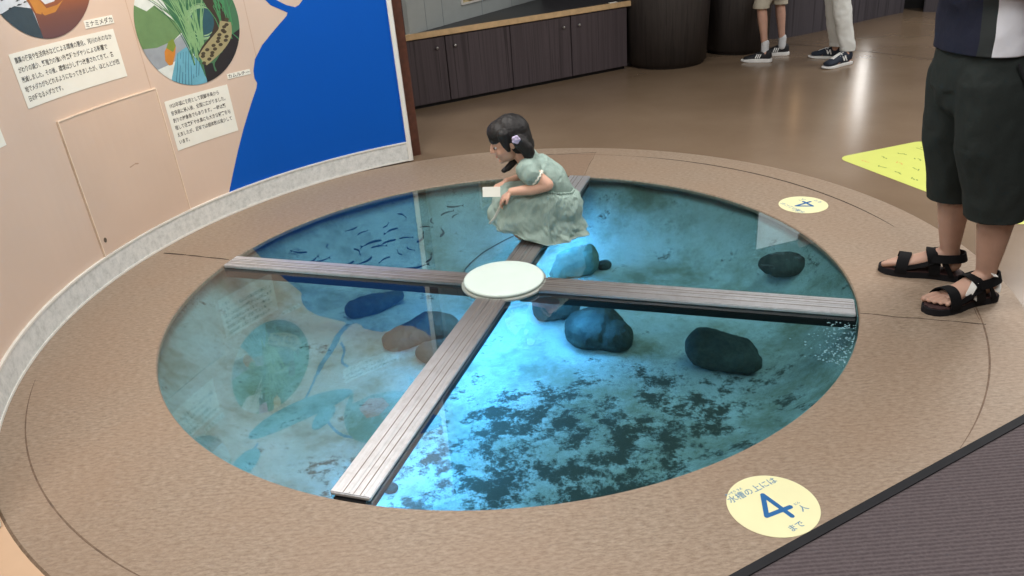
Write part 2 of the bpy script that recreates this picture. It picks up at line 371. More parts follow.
def build_wall():
    # slab from the visible end round past the left edge of the photograph
    bm = bmesh.new(); n = 70; t0, t1 = 112.1, 216.; H = 2.75; cols = []
    for i in range(n + 1):
        u = U(t0 + (t1 - t0) * i / n)
        cols.append([bm.verts.new(wp(u, z, o)) for z, o in ((0, 0), (H, 0), (H, -.09), (-.012, -.09))])
    for a, b in zip(cols, cols[1:]):
        for k in range(4): bm.faces.new((a[k], a[(k + 1) % 4], b[(k + 1) % 4], b[k]))
    bm.faces.new(cols[0][::-1]); bm.faces.new(cols[-1])
    struct(obj('wall_left', bm, M['peach'], smooth=False))
    # skirting with white beads
    def band(name, z0, z1, th, mat, t0=112.1, t1=216., base=0.):
        bm = bmesh.new(); cols = []; n = 90
        for i in range(n + 1):
            u = U(t0 + (t1 - t0) * i / n)
            cols.append([bm.verts.new(wp(u, z, o)) for z, o in ((z0, base), (z0, base + th), (z1, base + th), (z1, base))])
        for a, b in zip(cols, cols[1:]):
            for k in range(4): bm.faces.new((a[k], a[(k + 1) % 4], b[(k + 1) % 4], b[k]))
        bm.faces.new(cols[0][::-1]); bm.faces.new(cols[-1])
        return struct(obj(name, bm, mat, smooth=False))
    band('baseboard_left', .001, .112, .008, M['skirt_marble'])
    band('trim_1', .110, .118, .012, M['white_trim'])
    band('trim_2', .001, .010, .011, M['white_trim'])
    bm = bmesh.new()   # white edge strip of the wall end
    for z0, z1 in ((.0, 2.75),):
        vs = []
        for z in (z0, z1):
            for (th, o) in ((112.75, .014), (112.05, .014), (111.85, .0), (111.85, -.09), (112.1, -.09), (112.75, 0.)):
                vs.append(bm.verts.new(wp(U(th), z, o)))
        for k in range(6): bm.faces.new((vs[k], vs[(k + 1) % 6], vs[6 + (k + 1) % 6], vs[6 + k]))
        bm.faces.new(vs[5::-1]); bm.faces.new(vs[6:])
    struct(obj('trim_3', bm, M['white_trim'], smooth=False))
    bm = bmesh.new()   # reddish brown post behind the wall end
    a = V((-.485, 1.965)); d = V((.93, .37)); nrm = V((-.37, .93))
    pts = [a - d * .12, a + d * .012, a + d * .012 + nrm * .10, a - d * .12 + nrm * .10]
    b0 = [bm.verts.new((p.x, p.y, -.012)) for p in pts]; b1 = [bm.verts.new((p.x - .022, p.y + .07, 2.75)) for p in pts]
    for k in range(4): bm.faces.new((b0[k], b0[(k + 1) % 4], b1[(k + 1) % 4], b1[k]))
    bm.faces.new(b0[::-1]); bm.faces.new(b1)
    struct(obj('trim_4', bm, M['brown_wood'], smooth=False))
    # blue river basin painted on the wall
    pts = [(144.8, .112), (143.2, .21), (141.45, .315), (139.6, .42), (137.6, .525), (136.1, .60), (135.8, .625), (136.05, .65), (135.95, .69), (135.3, .745), (133.66, .808), (131.2, .872), (128.9, .93), (128.6, .945),
           (129.5, .965), (131.0, .995), (131.9, 1.035), (133.3, 1.09), (135.2, 1.145), (136.2, 1.20), (135.5, 1.21), (134.2, 1.16), (132.2, 1.11), (130.6, 1.055), (129.9, 1.015), (128.6, .985), (127.3, .9675), (126.6, .975), (125.8, 1.0), (125.4, 1.03),
           (124.0, 1.065), (122.4, 1.10), (120.8, 1.115), (118.5, 1.10), (116.0, 1.14), (114.0, 1.20), (112.75, 1.26), (112.75, .112)]
    struct(bend(fill2d([[(U(t), z) for t, z in pts]]), 'wall_mural', M['blue'], .0012))
    lakes = [((140.6, 1.385), .40, .075, math.radians(10), M['lake']), ((136.2, 1.53), .10, .06, math.radians(-20), M['lake']), ((153.6, 1.46), .13, .075, math.radians(5), M['lake']), ((121., 1.90), .33, .10, .3, M['blue'])]
    for (th, z), a, b, r, m in lakes:
        lp = [(x * math.cos(r) - y * math.sin(r), x * math.sin(r) + y * math.cos(r)) for x, y in disc2d(0, 0, a, b)]
        struct(bend(fill2d([lp]), 'wall_mural', m, .0012, at=(U(th), z)))
    for path in ([(135.9, 1.20), (137.5, 1.27), (140., 1.36)], [(130.2, 1.06), (129.8, 1.13), (130.6, 1.2), (129.6, 1.26)], [(150, 1.4), (152, 1.43)], [(137, 1.45), (136.2, 1.52), (133, 1.75), (126, 1.9)]):
        P2 = smooth_path([(U(t), z, 0) for t, z in path], 6); L_, R_ = [], []
        for i, p in enumerate(P2):
            d = (P2[min(i + 1, len(P2) - 1)] - P2[max(i - 1, 0)]).normalized(); L_.append((p.x - d.y * .009, p.y + d.x * .009)); R_.append((p.x + d.y * .009, p.y - d.x * .009))
        struct(bend(fill2d([L_ + R_[::-1]]), 'wall_mural', M['blue'], .0011))
    # vertical board joints
    for th in (152.6, 135.0):
        z0 = .73 if th == 152.6 else .75
        lp = [(U(th) - .0015, z0), (U(th) + .0015, z0), (U(th) + .0015, 2.7), (U(th) - .0015, 2.7)]
        struct(bend(fill2d([lp]), 'wall_joint', M['wall_seam'], .0009))
build_wall()

def art_poly(name, pts, mat, off, cu, cz, parent=None): return bend(fill2d([pts], .06), name, mat, off, parent=parent, at=(cu, cz))
def clip_circle(pts, r):
    out = []; dense = []
    if r > .2 and len(pts) < 24: pts = [(p[0] * 1.22, p[1] * 1.22) if math.hypot(p[0], p[1]) > .9 * r else (p[0], p[1]) for p in pts]
    for i in range(len(pts)):
        a, b = V(pts[i][:2]), V(pts[(i + 1) % len(pts)][:2]); n = max(1, int((b - a).length / .012)) if r > .2 and len(pts) < 24 else 1
        dense += [tuple(a.lerp(b, k / n)) for k in range(n)]
    pts = dense
    for x, y in pts:
        d = math.hypot(x, y)
        out.append((x, y) if d <= r else (x * r / d, y * r / d))
    return out
def pic_root(name, th, z): return empty(name, wp(U(th), z, 0))
def flat(rgb, n): return plain(n, srgb(*rgb), .5, vary=.08, scale=25)
def BANK():
    t = NT('bank_gradient_paint'); v = t.coord(); sx = t.n.new('ShaderNodeSeparateXYZ'); t.link(v, sx.inputs[0])
    t.base(t.ramp(t.math('SUBTRACT', sx.outputs[2], .5), [(.52, srgb(96, 72, 78)), (.62, srgb(118, 78, 68)), (.72, srgb(168, 96, 52))])); t.set(Roughness=.5); return t.m
def build_pictures():
    # --- hanging loach-pond picture (upper left): orange-brown shape, pale water with small fish, grass edge
    th, z, r = 164.3, 1.333, .295
    root = pic_root('round_picture', th, z); cu = U(th); kids = []
    kids.append(bend(fill2d([disc2d(0, 0, r, r)], .05), 'picture_disc', flat((206, 214, 222), 'pale_pond_paint'), .002, at=(cu, z)))
    def P(nm, pts, rgb, off, mn): 
        kids.append(art_poly(nm, clip_circle(pts, r * .999), flat(rgb, mn), off, cu, z))
    P('grass_art', [(-.295, .02), (-.27, .0), (-.2, .12), (-.08, .2), (.05, .19), (.15, .14), (.24, .03), (.295, .0)] + [(.295 * math.cos(a), .295 * math.sin(a)) for a in [i * PI / 14 for i in range(1, 14)]], (86, 128, 74), .0024, 'green_grass_paint')
    # dark pond corner and brown bank
    P('dark_pond_art', [(-.25, -.15), (-.16, -.15), (-.075, -.17), (-.05, -.29), (-.12, -.27), (-.2, -.22)], (58, 74, 84), .0026, 'dark_pond_paint')
    P('bank_art', [(-.055, -.28), (-.07, -.19), (-.09, -.13), (-.055, -.115), (-.025, -.135), (.0, -.165), (.05, -.16), (.12, -.12), (.25, -.1), (.3, -.1), (.28, -.14), (.22, -.2), (.12, -.27), (.06, -.288), (0, -.295)], (132, 88, 70), .0028, 'brown_bank_paint'); kids[-1].data.materials[0] = BANK()
    P('bank_light_art', [(-.062, -.19), (-.075, -.135), (-.05, -.125), (-.02, -.15), (.0, -.18), (.06, -.175), (.1, -.16), (.04, -.20), (-.02, -.205)], (190, 130, 62), .0030, 'ochre_bank_paint')
    rr = random.Random(3)
    ink = flat((40, 44, 50), 'ink_fish_paint')
    for i in range(26):
        x, y = rr.uniform(-.23, -.08), rr.uniform(-.16, .02); L = .011
        q = [(x - L, y - .002), (x, y + .003), (x + L * .7, y + .0005), (x + L, y + .003), (x + L, y - .002), (x + L * .7, y - .0005), (x, y - .003)]
        kids.append(bend(fill2d([q], cuts=False), 'fish_print', ink, .003, at=(cu, z)))
    adopt(root, kids); tag(root, 'round painted picture with brown bank and tiny dark fish, at top left of the mural', 'picture')
    # --- reed bed picture with snakehead fish guarding its nest
    th, z, r = 144.4, .975, .287
    root = pic_root('round_picture', th, z); cu = U(th); kids = []
    kids.append(bend(fill2d([disc2d(0, 0, r, r)], .05), 'picture_disc', flat((214, 222, 218), 'pale_sky_paint'), .002, at=(cu, z)))
    P('meadow_art', [(-.28, .07), (-.24, .12), (-.2, .09), (-.15, .11), (-.08, .04), (-.02, -.02), (-.1, -.06), (-.2, -.075), (-.28, -.05)], (104, 138, 92), .0023, 'meadow_paint')
    P('far_water_art', [(-.28, -.05), (-.2, -.075), (-.1, -.06), (-.02, -.03), (.0, -.12), (-.15, -.16), (-.25, -.15)], (150, 158, 166), .0024, 'grey_water_paint')
    P('reed_base_art', [(-.06, .29), (-.1, .12), (-.05, -.02), (.0, -.17), (.02, -.29), (.2, -.25), (.29, -.05), (.29, .1), (.2, .25), (.05, .295)], (70, 116, 84), .0025, 'reed_green_paint')
    P('deep_water_art', [(-.17, -.24), (-.1, -.12), (-.04, -.1), (.02, -.2), (.03, -.29), (-.07, -.29)], (104, 168, 190), .0026, 'blue_water_paint')
    P('dark_water_art', [(.02, -.29), (.03, -.2), (.1, -.2), (.17, -.14), (.22, -.09), (.29, -.03), (.28, -.12), (.2, -.22), (.12, -.27)], (38, 36, 40), .0027, 'black_water_paint')
    P('nest_art', disc2d(.085, .0, .085, .075, 28), (44, 84, 96), .0028, 'nest_water_paint')
    P('frog_art', [(-.175, -.14), (-.165, -.10), (-.13, -.065), (-.10, -.055), (-.095, -.085), (-.11, -.12), (-.14, -.165), (-.16, -.165)], (196, 128, 52), .003, 'orange_frog_paint')
    P('frog_back_art', [(-.15, -.085), (-.13, -.06), (-.10, -.05), (-.095, -.085), (-.12, -.11)], (120, 140, 60), .0032, 'green_frog_paint')
    # the fish: dark head up, patterned body curving under the nest
    body = smooth_path([(.135, .14, 0), (.15, .09, 0), (.185, .03, 0), (.18, -.04, 0), (.13, -.10, 0), (.06, -.14, 0), (.03, -.165, 0)], 5)
    def snake(nm, path, w, rgb, off, mn):
        L_, R_ = [], []
        for i, p in enumerate(path):
            d = (path[min(i + 1, len(path) - 1)] - path[max(i - 1, 0)]).normalized(); ww = w(i / (len(path) - 1))
            L_.append((p.x - d.y * ww, p.y + d.x * ww)); R_.append((p.x + d.y * ww, p.y - d.x * ww))
        kids.append(art_poly(nm, clip_circle(L_ + R_[::-1], r * .999), flat(rgb, mn), off, cu, z))
    snake('fish_art', body, lambda t: .024 + .016 * math.sin(PI * min(1, t * 1.1)), (58, 48, 40), .0032, 'snakehead_dark_paint')
    low = smooth_path([(.21, -.02, 0), (.19, -.075, 0), (.14, -.115, 0), (.08, -.15, 0), (.03, -.18, 0)], 5)
    snake('fish_belly_art', low, lambda t: .030 + .012 * math.sin(PI * t), (158, 150, 112), .0034, 'snakehead_pale_paint')
    for i, p in enumerate([q_ + V((.014 * sg * math.sin(1.3 * j + 1), .016 * sg, 0)) for j, q_ in enumerate(low[1:-1:2]) for sg in (-1, 1)]):
        kids.append(art_poly('fish_spot_art', disc2d(p.x, p.y, .0125, .008, 12), flat((70, 62, 48), 'snakehead_spot_paint'), .0037, cu, z))
    # reeds and grass blades
    def blades(nm, n, rgb, mn, gen, off):
        bm = bmesh.new()
        for i in range(n):
            pth, w = gen(i); L_, R_ = [], []
            for k, p in enumerate(pth):
                d = (pth[min(k + 1, len(pth) - 1)] - pth[max(k - 1, 0)]).normalized(); ww = w * (1 - .7 * k / len(pth))
                L_.append((p.x - d.y * ww, p.y + d.x * ww)); R_.append((p.x + d.y * ww, p.y - d.x * ww))
            b2 = fill2d([clip_circle(L_ + R_[::-1], r * .998)], cuts=False); me = bpy.data.meshes.new('t'); b2.to_mesh(me); b2.free(); bm.from_mesh(me); bpy.data.meshes.remove(me)
        kids.append(bend(bm, nm, flat(rgb, mn), off, at=(cu, z)))
    g = random.Random(5)
    def fan(i):
        a = g.uniform(-.6, .35); x0 = g.uniform(-.02, .06); y0 = g.uniform(-.2, -.05); L = g.uniform(.25, .42)
        return smooth_path([(x0, y0, 0), (x0 + L * .5 * math.sin(a * .7), y0 + L * .5, 0), (x0 + L * math.sin(a), y0 + L * math.cos(a), 0)], 3), g.uniform(.0022, .0045)
    blades('reed_art', 46, (46, 104, 72), 'dark_reed_paint', fan, .0029); blades('reed_art', 30, (128, 170, 120), 'light_reed_paint', fan, .0031)
    def fan2(i):
        a = g.uniform(-.25, .3); x0 = g.uniform(.17, .25); y0 = g.uniform(-.12, .02); L = g.uniform(.18, .3)
        return smooth_path([(x0, y0, 0), (x0 + L * .4 * math.sin(a), y0 + L * .5, 0), (x0 + L * math.sin(a) - .03, y0 + L * math.cos(a), 0)], 3), .003
    blades('reed_art', 18, (70, 140, 92), 'mid_reed_paint', fan2, .0033)
    def nest(i):
        a0 = g.uniform(0, 2 * PI); rr_ = g.uniform(.07, .095)
        return [V((.085 + rr_ * math.cos(a0 + k * .25), .0 + rr_ * .9 * math.sin(a0 + k * .25), 0)) for k in range(9)], .0022
    blades('nest_ring_art', 20, (150, 184, 140), 'nest_grass_paint', nest, .0030)
    def stripes(i):
        x = -.14 + i * .016
        return [V((x, -.26 + abs(i - 4) * .004, 0)), V((x + .02, -.19, 0)), V((x + .045, -.12, 0))], .002
    blades('water_line_art', 9, (50, 104, 128), 'water_line_paint', stripes, .0028)
    # little figures by the water
    P('walker_art', [(-.125, .29), (-.13, .19), (-.125, .15), (-.115, .15), (-.105, .17), (-.085, .135), (-.075, .14), (-.09, .19), (-.08, .29)], (48, 44, 54), .0034, 'dark_trouser_paint')
    P('walker_top_art', [(-.14, .25), (-.135, .195), (-.08, .2), (-.07, .25), (-.09, .285)], (196, 160, 196), .0036, 'lilac_shirt_paint')
    P('walker_art', [(-.04, .275), (-.03, .22), (-.0, .2), (.02, .24), (.01, .285)], (206, 180, 120), .0036, 'straw_paint')
    adopt(root, kids); tag(root, 'round painted picture of reeds and a spotted fish by its nest, beside the blue area', 'picture')
    # --- third picture higher up, seen only mirrored in the glass
    th, z, r = 124.5, 1.665, .28
    root = pic_root('round_picture', th, z); cu = U(th); kids = []
    kids.append(bend(fill2d([disc2d(0, 0, r, r)], .05), 'picture_disc', flat((116, 150, 140), 'stream_paint'), .002, at=(cu, z)))
    P('crayfish_art', [(-.16, -.06), (-.12, .04), (-.03, .07), (.06, .02), (.02, -.06), (-.08, -.1)], (216, 120, 86), .0026, 'red_claw_paint')
    P('stone_art', [(-.2, -.12), (-.05, -.12), (.1, -.08), (.22, -.02), (.2, -.18), (.02, -.28), (-.12, -.25)], (206, 190, 170), .0024, 'pale_stone_paint')
    adopt(root, kids); tag(root, 'round painted picture with a reddish shape, above the blue area and mirrored in the glass', 'picture')
build_pictures()

def caption(th0, z0, th1, z1, lines, size, label, tilt=0., line=1.5, xpad=.02):
    u0, u1 = U(th0), U(th1); w, h = u1 - u0, z0 - z1
    root = empty('caption_panel', wp((u0 + u1) / 2, z1, 0))
    bm = fill2d([[(0, 0), (w, 0), (w, h), (0, h)]], .05)
    a = bend(bm, 'plate', M['paper'], .0022, thick=.0012, at=(u0, z1), rot=tilt)
    me = text_mesh('\n'.join(lines), size, line=line, bold=size * .012)
    xs = [v.co.x for v in me.vertices]; ys = [v.co.y for v in me.vertices]
    sc = (w - 2 * xpad) / (max(xs) - min(xs)); sy = (h - 1.6 * xpad) / (max(ys) - min(ys)); ky = min(sy, sc * 1.25)
    mx, my = min(xs), max(ys)
    for v in me.vertices: v.co = V(((v.co.x - mx) * sc + xpad, (v.co.y - my) * ky + h - .8 * xpad, 0))
    b = bend(me, 'writing', M['ink'], .0027, at=(u0, z1), rot=tilt)
    adopt(root, [a, b]); tag(root, label, 'caption'); return root
caption(172.05, 1.0215, 155.65, .813, ['農薬の使用や生活排水などによる環境の悪化、河川の水のなか', 'がわりの減少、繁殖力の強い外来種カダヤシによる影響で', '激減しました。その後、環境は少しずつ改善されてきて、各', '地でメダカがもどれるようになってきましたが、ほとんどが西', '日の種なるメダカです。'], .02, 'wide white text panel under the brown bank picture')
caption(151.2, .655, 140.64, .413, ['1923年頃に食用として朝鮮半島から', '奈良県に移入後、全国に広がりました。', '釣りの対象魚でもあります。一時は繁', '殖して在来種や水鳥にも大きな被害を与', 'えましたが、近年では個体数は減少して', 'います。'], .02, 'squarer white text panel below the reed picture, next to the blue area')
caption(159.6, 1.078, 155.2, 1.044, ['ミナミメダカ'], .02, 'small white name strip reading ミナミメダカ above the wide text panel', xpad=.006)
caption(140.3, .704, 136.5, .678, ['カムルチー'], .02, 'small white name strip reading カムルチー right of the reed picture', xpad=.005)
caption(184., .80, 177.4, .725, ['水辺の生き物', 'と環境'], .02, 'white text panel cut by the left edge, left of the hatch', xpad=.012)
caption(130.8, 1.37, 119.5, 1.262, ['川の中流には多くの魚がすみ', '水草や石のかげを利用して', 'くらしています。'], .02, 'white text panel high on the wall above the blue area', xpad=.015)

def build_hatch():
    root = empty('access_hatch', wp(U(160), .12, 0)); kids = []
    u0, u1 = U(168.45), U(152.1)
    kids.append(bend(fill2d([[(u0, .119), (u1, .119), (u1, .724), (u0, .724)]], .05), 'hatch_board', M['peach_panel'], .006, thick=.005))
    e = .005
    kids.append(bend(fill2d([[(u0 - e, .119), (u0 - e, .729), (u1 + e, .729), (u1 + e, .119), (u1, .119), (u1, .724), (u0, .724), (u0, .119)]], .05), 'edge_bead', flat((232, 214, 194), 'cream_bead'), .009, thick=.008))
    kids.append(bend(fill2d([disc2d(U(167.6), .185, .009, .011, 20)], .1), 'finger_hole', flat((96, 84, 70), 'dark_hole'), .0075, thick=.001))
    kids.append(bend(fill2d([[(U(159.8), .43), (U(158.6), .437), (U(158.1), .43), (U(158.3), .426), (U(158.8), .431), (U(159.7), .425)]], .1), 'scuff', flat((182, 152, 130), 'scuff_mark'), .0066))
    adopt(root, kids); tag(root, 'peach square access hatch with small finger hole, low in the curved mural wall', 'hatch')
build_hatch()

# ------------------------------------------------------------------ floors and room shell
RC = V((.015, -.004)); GR = 1.35; RO = 1.885
def arc_strip(bm, c, r, a0, a1, w, z0, z1, n=60, taper=True):
    rows = []
    for i in range(n + 1):
        a = math.radians(a0 + (a1 - a0) * i / n); k = (math.sin(PI * i / n) ** .5 if taper else 1) * (1 + .25 * noise.noise(V((i * .37, r, 0))))
        ww = max(.0006, w * k / 2)
        rows.append([bm.verts.new((c[0] + (r + s) * math.cos(a), c[1] + (r + s) * math.sin(a), z)) for s, z in ((-ww, z0), (-ww, z1), (ww, z1), (ww, z0))])
    for a, b in zip(rows, rows[1:]):
        for k in range(4): bm.faces.new((a[k], a[(k + 1) % 4], b[(k + 1) % 4], b[k]))
    bm.faces.new(rows[0][::-1]); bm.faces.new(rows[-1])
def annulus(bm, c, r0, r1, z0, z1, n=160, outer=None):
    a = []
    for i in range(n):
        t = 2 * PI * i / n; cs, sn = math.cos(t), math.sin(t)
        if outer:
            x0, x1, y0, y1 = outer
            k = min(((x1 if cs > 0 else x0) - c[0]) / cs if abs(cs) > 1e-6 else 1e9, ((y1 if sn > 0 else y0) - c[1]) / sn if abs(sn) > 1e-6 else 1e9)
        else: k = r1
        a.append([bm.verts.new((c[0] + r0 * cs if not outer else c[0] + r0 * cs, c[1] + r0 * sn, z1)), bm.verts.new((c[0] + k * cs, c[1] + k * sn, z1)), bm.verts.new((c[0] + k * cs, c[1] + k * sn, z0)), bm.verts.new((c[0] + r0 * cs, c[1] + r0 * sn, z0))])
    for i in range(n):
        p, q = a[i], a[(i + 1) % n]
        for k in range(4): bm.faces.new((p[k], p[(k + 1) % 4], q[(k + 1) % 4], q[k]))
def build_floor():
    bm = bmesh.new(); annulus(bm, (0, 0), 1.6, 0, -.10, -.008, n=160, outer=(-5.2, 6.5, -5.2, 7.4)); struct(obj('floor', bm, M['floor'], smooth=False))
    bm = bmesh.new(); n = 200; rows = []
    for i in range(n):
        t = 2 * PI * i / n
        ci, co = V((math.cos(t), math.sin(t))) * GR, RC + V((math.cos(t), math.sin(t))) * RO
        rows.append([bm.verts.new((p.x, p.y, z)) for p, z in ((ci, -.006), (ci + ci.normalized() * .004, 0), (co - ci.normalized() * .006, 0), (co, -.0075), (co, -.02), (ci, -.02))])
    for i in range(n):
        p, q = rows[i], rows[(i + 1) % n]
        for k in range(6): bm.faces.new((p[k], p[(k + 1) % 6], q[(k + 1) % 6], q[k]))
    struct(obj('floor_surround', bm, M['ring'], smooth=False))
    # joints in the surround
    SCN = (-.012, .001); SR = 1.753
    for k, (a0, a1, w, m) in enumerate(((-46, -4, .006, 'seam_soft'), (8, 62, .010, 'seam'), (62, 78, .004, 'seam_soft'), (196, 243, .005, 'seam_soft'))):
        bm = bmesh.new(); arc_strip(bm, SCN, SR, a0, a1, w, -.001, .0006); struct(obj('floor_joint', bm, M[m], smooth=False))
    for (x0, y0), (x1, y1), w, m in (((-1.63, .636), (-1.275, .486), .011, 'seam'), ((1.262, -.49), (1.632, -.632), .007, 'seam'), ((.475, 1.27), (.596, 1.68), .006, 'seam_soft'), ((.30, 1.722), (.60, 1.69), .008, 'seam'), ((.33, 1.31), (.50, 1.262), .008, 'seam'), ((1.63, -.60), (1.72, -.3), .004, 'seam_soft')):
        bm = bmesh.new(); N = 14; rows = []; d = V((x1 - x0, y1 - y0)); s = V((-d.y, d.x)).normalized()
        for i in range(N + 1):
            t = i / N; p = V((x0, y0)) + d * t + s * .006 * noise.noise(V((x0 * 9, t * 5, 0))); ww = w * (.35 + .65 * abs(noise.noise(V((t * 4, x0, 3))) * 1.6)) / 2
            rows.append([bm.verts.new((p.x + s.x * q, p.y + s.y * q, z)) for q, z in ((-ww, -.001), (-ww, .0007), (ww, .0007), (ww, -.001))])
        for a, b in zip(rows, rows[1:]):
            for k in range(4): bm.faces.new((a[k], a[(k + 1) % 4], b[(k + 1) % 4], b[k]))
        bm.faces.new(rows[0][::-1]); bm.faces.new(rows[-1]); struct(obj('floor_joint', bm, M[m], smooth=False))
    # darker repair patch at the far end of the long beam
    bm = bmesh.new(); vs = [(.335, 1.315), (.47, 1.272), (.588, 1.676), (.30, 1.715)]
    b0 = [bm.verts.new((x, y, -.001)) for x, y in vs]; b1 = [bm.verts.new((x, y, .0004)) for x, y in vs]
    for k in range(4): bm.faces.new((b0[k], b0[(k + 1) % 4], b1[(k + 1) % 4], b1[k]))
    bm.faces.new(b0[::-1]); bm.faces.new(b1); struct(obj('floor_patch', bm, M['patch_brown'], smooth=False))
    # tan-coloured piece laid over the floor outside the surround at the near left
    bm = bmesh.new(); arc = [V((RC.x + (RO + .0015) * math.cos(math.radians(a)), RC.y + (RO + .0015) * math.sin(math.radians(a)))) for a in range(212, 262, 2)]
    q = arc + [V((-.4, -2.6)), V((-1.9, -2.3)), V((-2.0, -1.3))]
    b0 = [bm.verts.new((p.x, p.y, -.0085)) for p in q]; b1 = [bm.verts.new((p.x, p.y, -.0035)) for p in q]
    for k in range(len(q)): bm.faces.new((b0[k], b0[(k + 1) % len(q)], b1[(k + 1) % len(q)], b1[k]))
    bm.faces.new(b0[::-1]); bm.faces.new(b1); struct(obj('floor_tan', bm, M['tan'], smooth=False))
    # dark carpet in front and its rubber edge
    a = V((.479, -1.637)); d = V((.964, .490)).normalized(); nn = V((d.y, -d.x))
    for name, o0, o1, zt, m in (('floor_carpet', .024, 2.6, .003, 'carpet'), ('trim_5', 0, .024, .007, 'black_edge')):
        bm = bmesh.new()
        q = [a - d * 1.7 + nn * o0, a + d * 5.0 + nn * o0, a + d * 5.0 + nn * o1, a - d * 1.7 + nn * o1]
        b0 = [bm.verts.new((p.x, p.y, -.006)) for p in q]; b1 = [bm.verts.new((p.x, p.y, zt)) for p in q]
        for k in range(4): bm.faces.new((b0[k], b0[(k + 1) % 4], b1[(k + 1) % 4], b1[k]))
        bm.faces.new(b0[::-1]); bm.faces.new(b1); struct(obj(name, bm, M[m], smooth=False))
    # hall floor joint seen behind the standing pair
    bm = bmesh.new(); rows = []
    pts = smooth_path([(2.45, 4.9, 0), (2.907, 4.396, 0), (3.137, 4.08, 0), (3.468, 3.552, 0), (3.7, 3.1, 0)], 5)
    ribbon(bm, [p + V((0, 0, -.009)) for p in pts], .012, .0015); struct(obj('floor_joint', bm, M['seam'], smooth=False))
build_floor()
def wall_poly(name, pts, z1, mat, th=.08, z0=-.008):
    bm = bmesh.new(); cols = []
    for i, p in enumerate(pts):
        d = (V(pts[min(i + 1, len(pts) - 1)]) - V(pts[max(i - 1, 0)])).normalized(); n_ = V((-d.y, d.x)) * th
        cols.append([bm.verts.new((p[0], p[1], z0)), bm.verts.new((p[0], p[1], z1)), bm.verts.new((p[0] + n_.x, p[1] + n_.y, z1)), bm.verts.new((p[0] + n_.x, p[1] + n_.y, z0))])
    for a, b in zip(cols, cols[1:]):
        for k in range(4): bm.faces.new((a[k], a[(k + 1) % 4], b[(k + 1) % 4], b[k]))
    bm.faces.new(cols[0][::-1]); bm.faces.new(cols[-1]); return struct(obj(name, bm, mat, smooth=False))
M['room'] = plain('grey_beige_room_wall', srgb(120, 112, 106), .8, vary=.04, scale=2)
M['ceil'] = plain('dark_grey_ceiling', srgb(70, 70, 72), .9, vary=.04, scale=2)
def build_room():
    wall_poly('wall_back', [(-5.1, 5.6), (1.0, 5.45), (1.5, 5.05), (2.0, 4.93), (2.5, 4.87)] + [tuple(p.xy) for p in smooth_path([(2.846, 4.878, 0), (3.238, 5.077, 0), (3.636, 5.326, 0), (4.071, 5.60, 0), (4.38, 5.76, 0)], 4)], 2.9, M['back_lam'])
    wall_poly('wall_back', [(4.56, 5.70), (4.9, 5.42), (5.5, 4.9), (6.4, 4.3)], 2.9, M['back_lam'])
    wall_poly('wall_back', [(4.2, 6.1), (4.9, 5.9)], 2.9, M['web'])
    wall_poly('wall_right', [(6.4, 7.3), (6.4, -5.1)], 2.9, M['room']); wall_poly('wall_front', [(6.4, -5.1), (-5.1, -5.1)], 2.9, M['room']); wall_poly('wall_far_left', [(-5.1, -5.1), (-5.1, 5.3)], 2.9, M['room'])
    bm = bmesh.new(); bx(bm, -5.2, 6.5, -5.2, 7.4, 2.9, 3.0); struct(obj('ceiling', bm, M['ceil'], smooth=False))
build_room()

